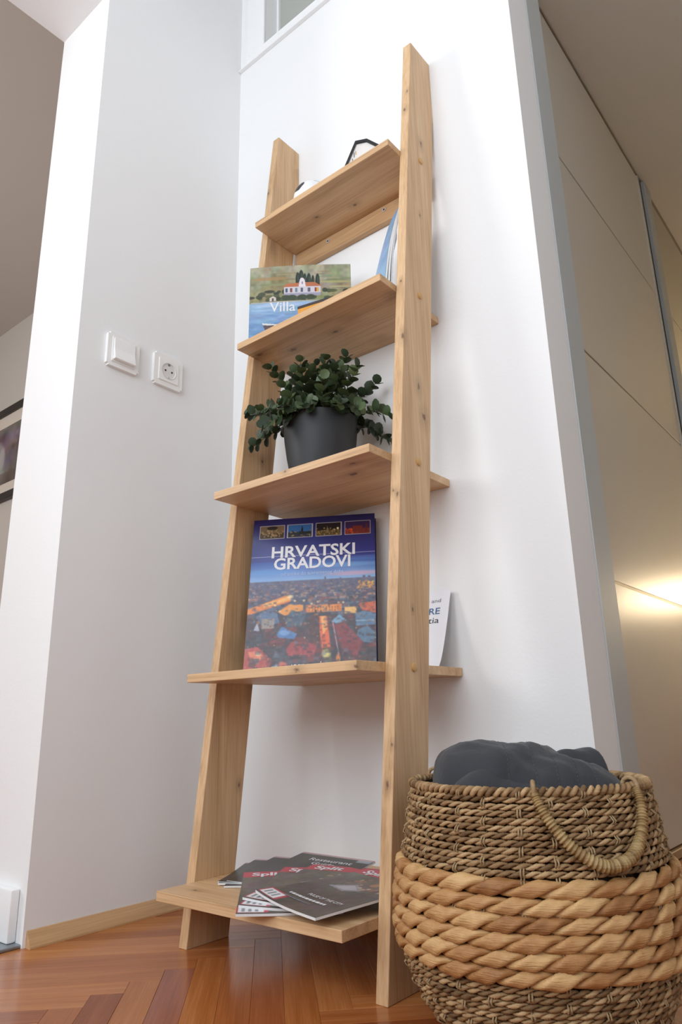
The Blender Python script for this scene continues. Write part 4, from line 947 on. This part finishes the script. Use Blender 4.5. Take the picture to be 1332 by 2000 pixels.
blanket = thing('blanket', (BX, BY, 0.24), 'dark grey quilted blanket bundled in the woven basket', 'blanket')
cB = np.array([BX, BY, 0.0]); RR = np.array([.771, .637, 0]); FF = np.array([-.637, .771, 0]); ZZ = np.array([0, 0, 1.0])
def wob(x, y, k=0): return 0.16 * math.sin(110 * x - 60 * y + 3 * k) + 0.16 * math.cos(75 * x + 150 * y + k) + math.sin(37 * x + 1.3 + k) * math.cos(29 * y + .4 * k) + .5 * math.sin(71 * x - 53 * y + k) + .3 * math.cos(120 * x + 90 * y + 2 * k)
stitch = plain('stitch_thread', (82, 84, 88), 0.8)
def loft(name, S_, top, f0, hf, zbase, stitch_s=(), n=90, m=64, amp=0.0032, k=0, tilt=0.0, taper=(0.03, 0.03), hollow=True):
    """a folded roll running across the basket; top(s) is its ridge height, hf(s) its half depth"""
    s0, s1 = S_; V = []; F = []
    def P(s, a):
        t = (s - s0) / (s1 - s0); e = min(1, (s - s0) / taper[0] if taper[0] else 1, (s1 - s) / taper[1] if taper[1] else 1); e = max(e, 0.0); e = math.sqrt(max(0.0, 1 - (1 - e) ** 2))
        zt = top(s); h = (zt - zbase) * (0.35 + 0.65 * e); w = hf(s) * (0.55 + 0.45 * e)
        ca, sa = math.cos(a), math.sin(a); ex = 0.80
        x = math.copysign(abs(ca) ** ex, ca) * w; z = zbase + h * max(math.copysign(abs(sa) ** ex, sa), -0.25)
        d = amp * wob(s, x * 1.4, k) * (0.4 + abs(sa))
        # quilting valleys
        for q in stitch_s: d -= 0.0016 * math.exp(-((s - q - 0.012 * ca) / 0.004) ** 2)
        return cB + RR * s + FF * (f0 + x + tilt * (s - s0)) + ZZ * z + (FF * ca + ZZ * sa) * d
    for i in range(n):
        s = s0 + (s1 - s0) * i / (n - 1)
        for j in range(m): V.append(P(s, 2 * math.pi * j / m))
    for i in range(n - 1):
        for j in range(m):
            q = (j + 1) % m; F.append((i * m + j, i * m + q, (i + 1) * m + q, (i + 1) * m + j))
    F.append(tuple(range(m))[::-1])
    # right end: sunk towards the inside of the roll
    last = (n - 1) * m; base = len(V); c = np.mean([V[last + j] for j in range(m)], axis=0)
    for (kk, dd) in ((0.86, -0.001), (0.74, -0.010), (0.45, -0.028)):
        for j in range(m): V.append(c + (V[last + j] - c) * kk + RR * dd)
    pr = last
    for r_ in range(3):
        cu = base + r_ * m
        for j in range(m):
            q = (j + 1) % m; F.append((pr + j, pr + q, cu + q, cu + j))
        pr = cu
    F.append(tuple(pr + j for j in range(m)))
    o = mobj(name, V, F, blk, blanket, True)
    for q in stitch_s:
        aa = np.linspace(math.pi * 0.42, math.pi * 1.02, 60)
        pts = [P(q + 0.012 * math.cos(a), a) + (FF * math.cos(a) + ZZ * math.sin(a)) * 0.0005 for a in aa]
        V2 = []; F2 = []
        for i in range(0, 58, 3):
            v, f = tube_mesh([pts[i], pts[i + 1], (pts[i + 1] + pts[i + 2]) / 2], 0.00045, 4); nn = len(V2); V2 += v.tolist(); F2 += [tuple(x + nn for x in g) for g in f]
        mobj('stitching', V2, F2, stitch, o)
    return o
ts = np.array([-.124, -.118, -.105, -.080, -.056, -.015, .013, .037, .047, .087, .113, .126]); tz = np.array([.300, .3235, .331, .3403, .3411, .3325, .3285, .3245, .321, .307, .2935, .283])
loft('main_fold', (-.123, .131), lambda s: float(np.interp(s, ts, tz)), 0.0, lambda s: math.sqrt(max(0.0, .136 ** 2 - s * s)) * 0.62 + 0.012, 0.262, (-.030, .004, .030, .055, .080), taper=(0.016, 0.022))
loft('rear_fold', (.030, .134), lambda s: float(np.interp(s, [.03, .085, .116, .134], [.314, .3195, .3220, .312])), 0.0745, lambda s: 0.026, 0.268, (), k=2, taper=(0.03, 0.012), n=36, m=28)
loft('front_fold', (-.112, .030), lambda s: float(np.interp(s, [-.112, -.07, -.02, .03], [.302, .3085, .300, .285])), -0.062, lambda s: math.sqrt(max(0.0, .138 ** 2 - s * s)) * 0.20 + 0.014, 0.262, (), k=5, taper=(0.03, 0.05), n=44, m=30, amp=0.0024)
V = []; F = []
for j, rr in enumerate(np.linspace(0.001, 0.139, 10)):
    for i in range(48):
        a = 2 * math.pi * i / 48; V.append((BX + rr * math.cos(a), BY + rr * math.sin(a), 0.266 + 0.003 * wob(rr * math.cos(a), rr * math.sin(a), 3) - 0.010 * (j / 9) ** 3))
for j in range(9):
    for i in range(48): F.append((j * 48 + i, j * 48 + (i + 1) % 48, (j + 1) * 48 + (i + 1) % 48, (j + 1) * 48 + i))
mobj('lower_layer', V, F, blk, blanket, True)
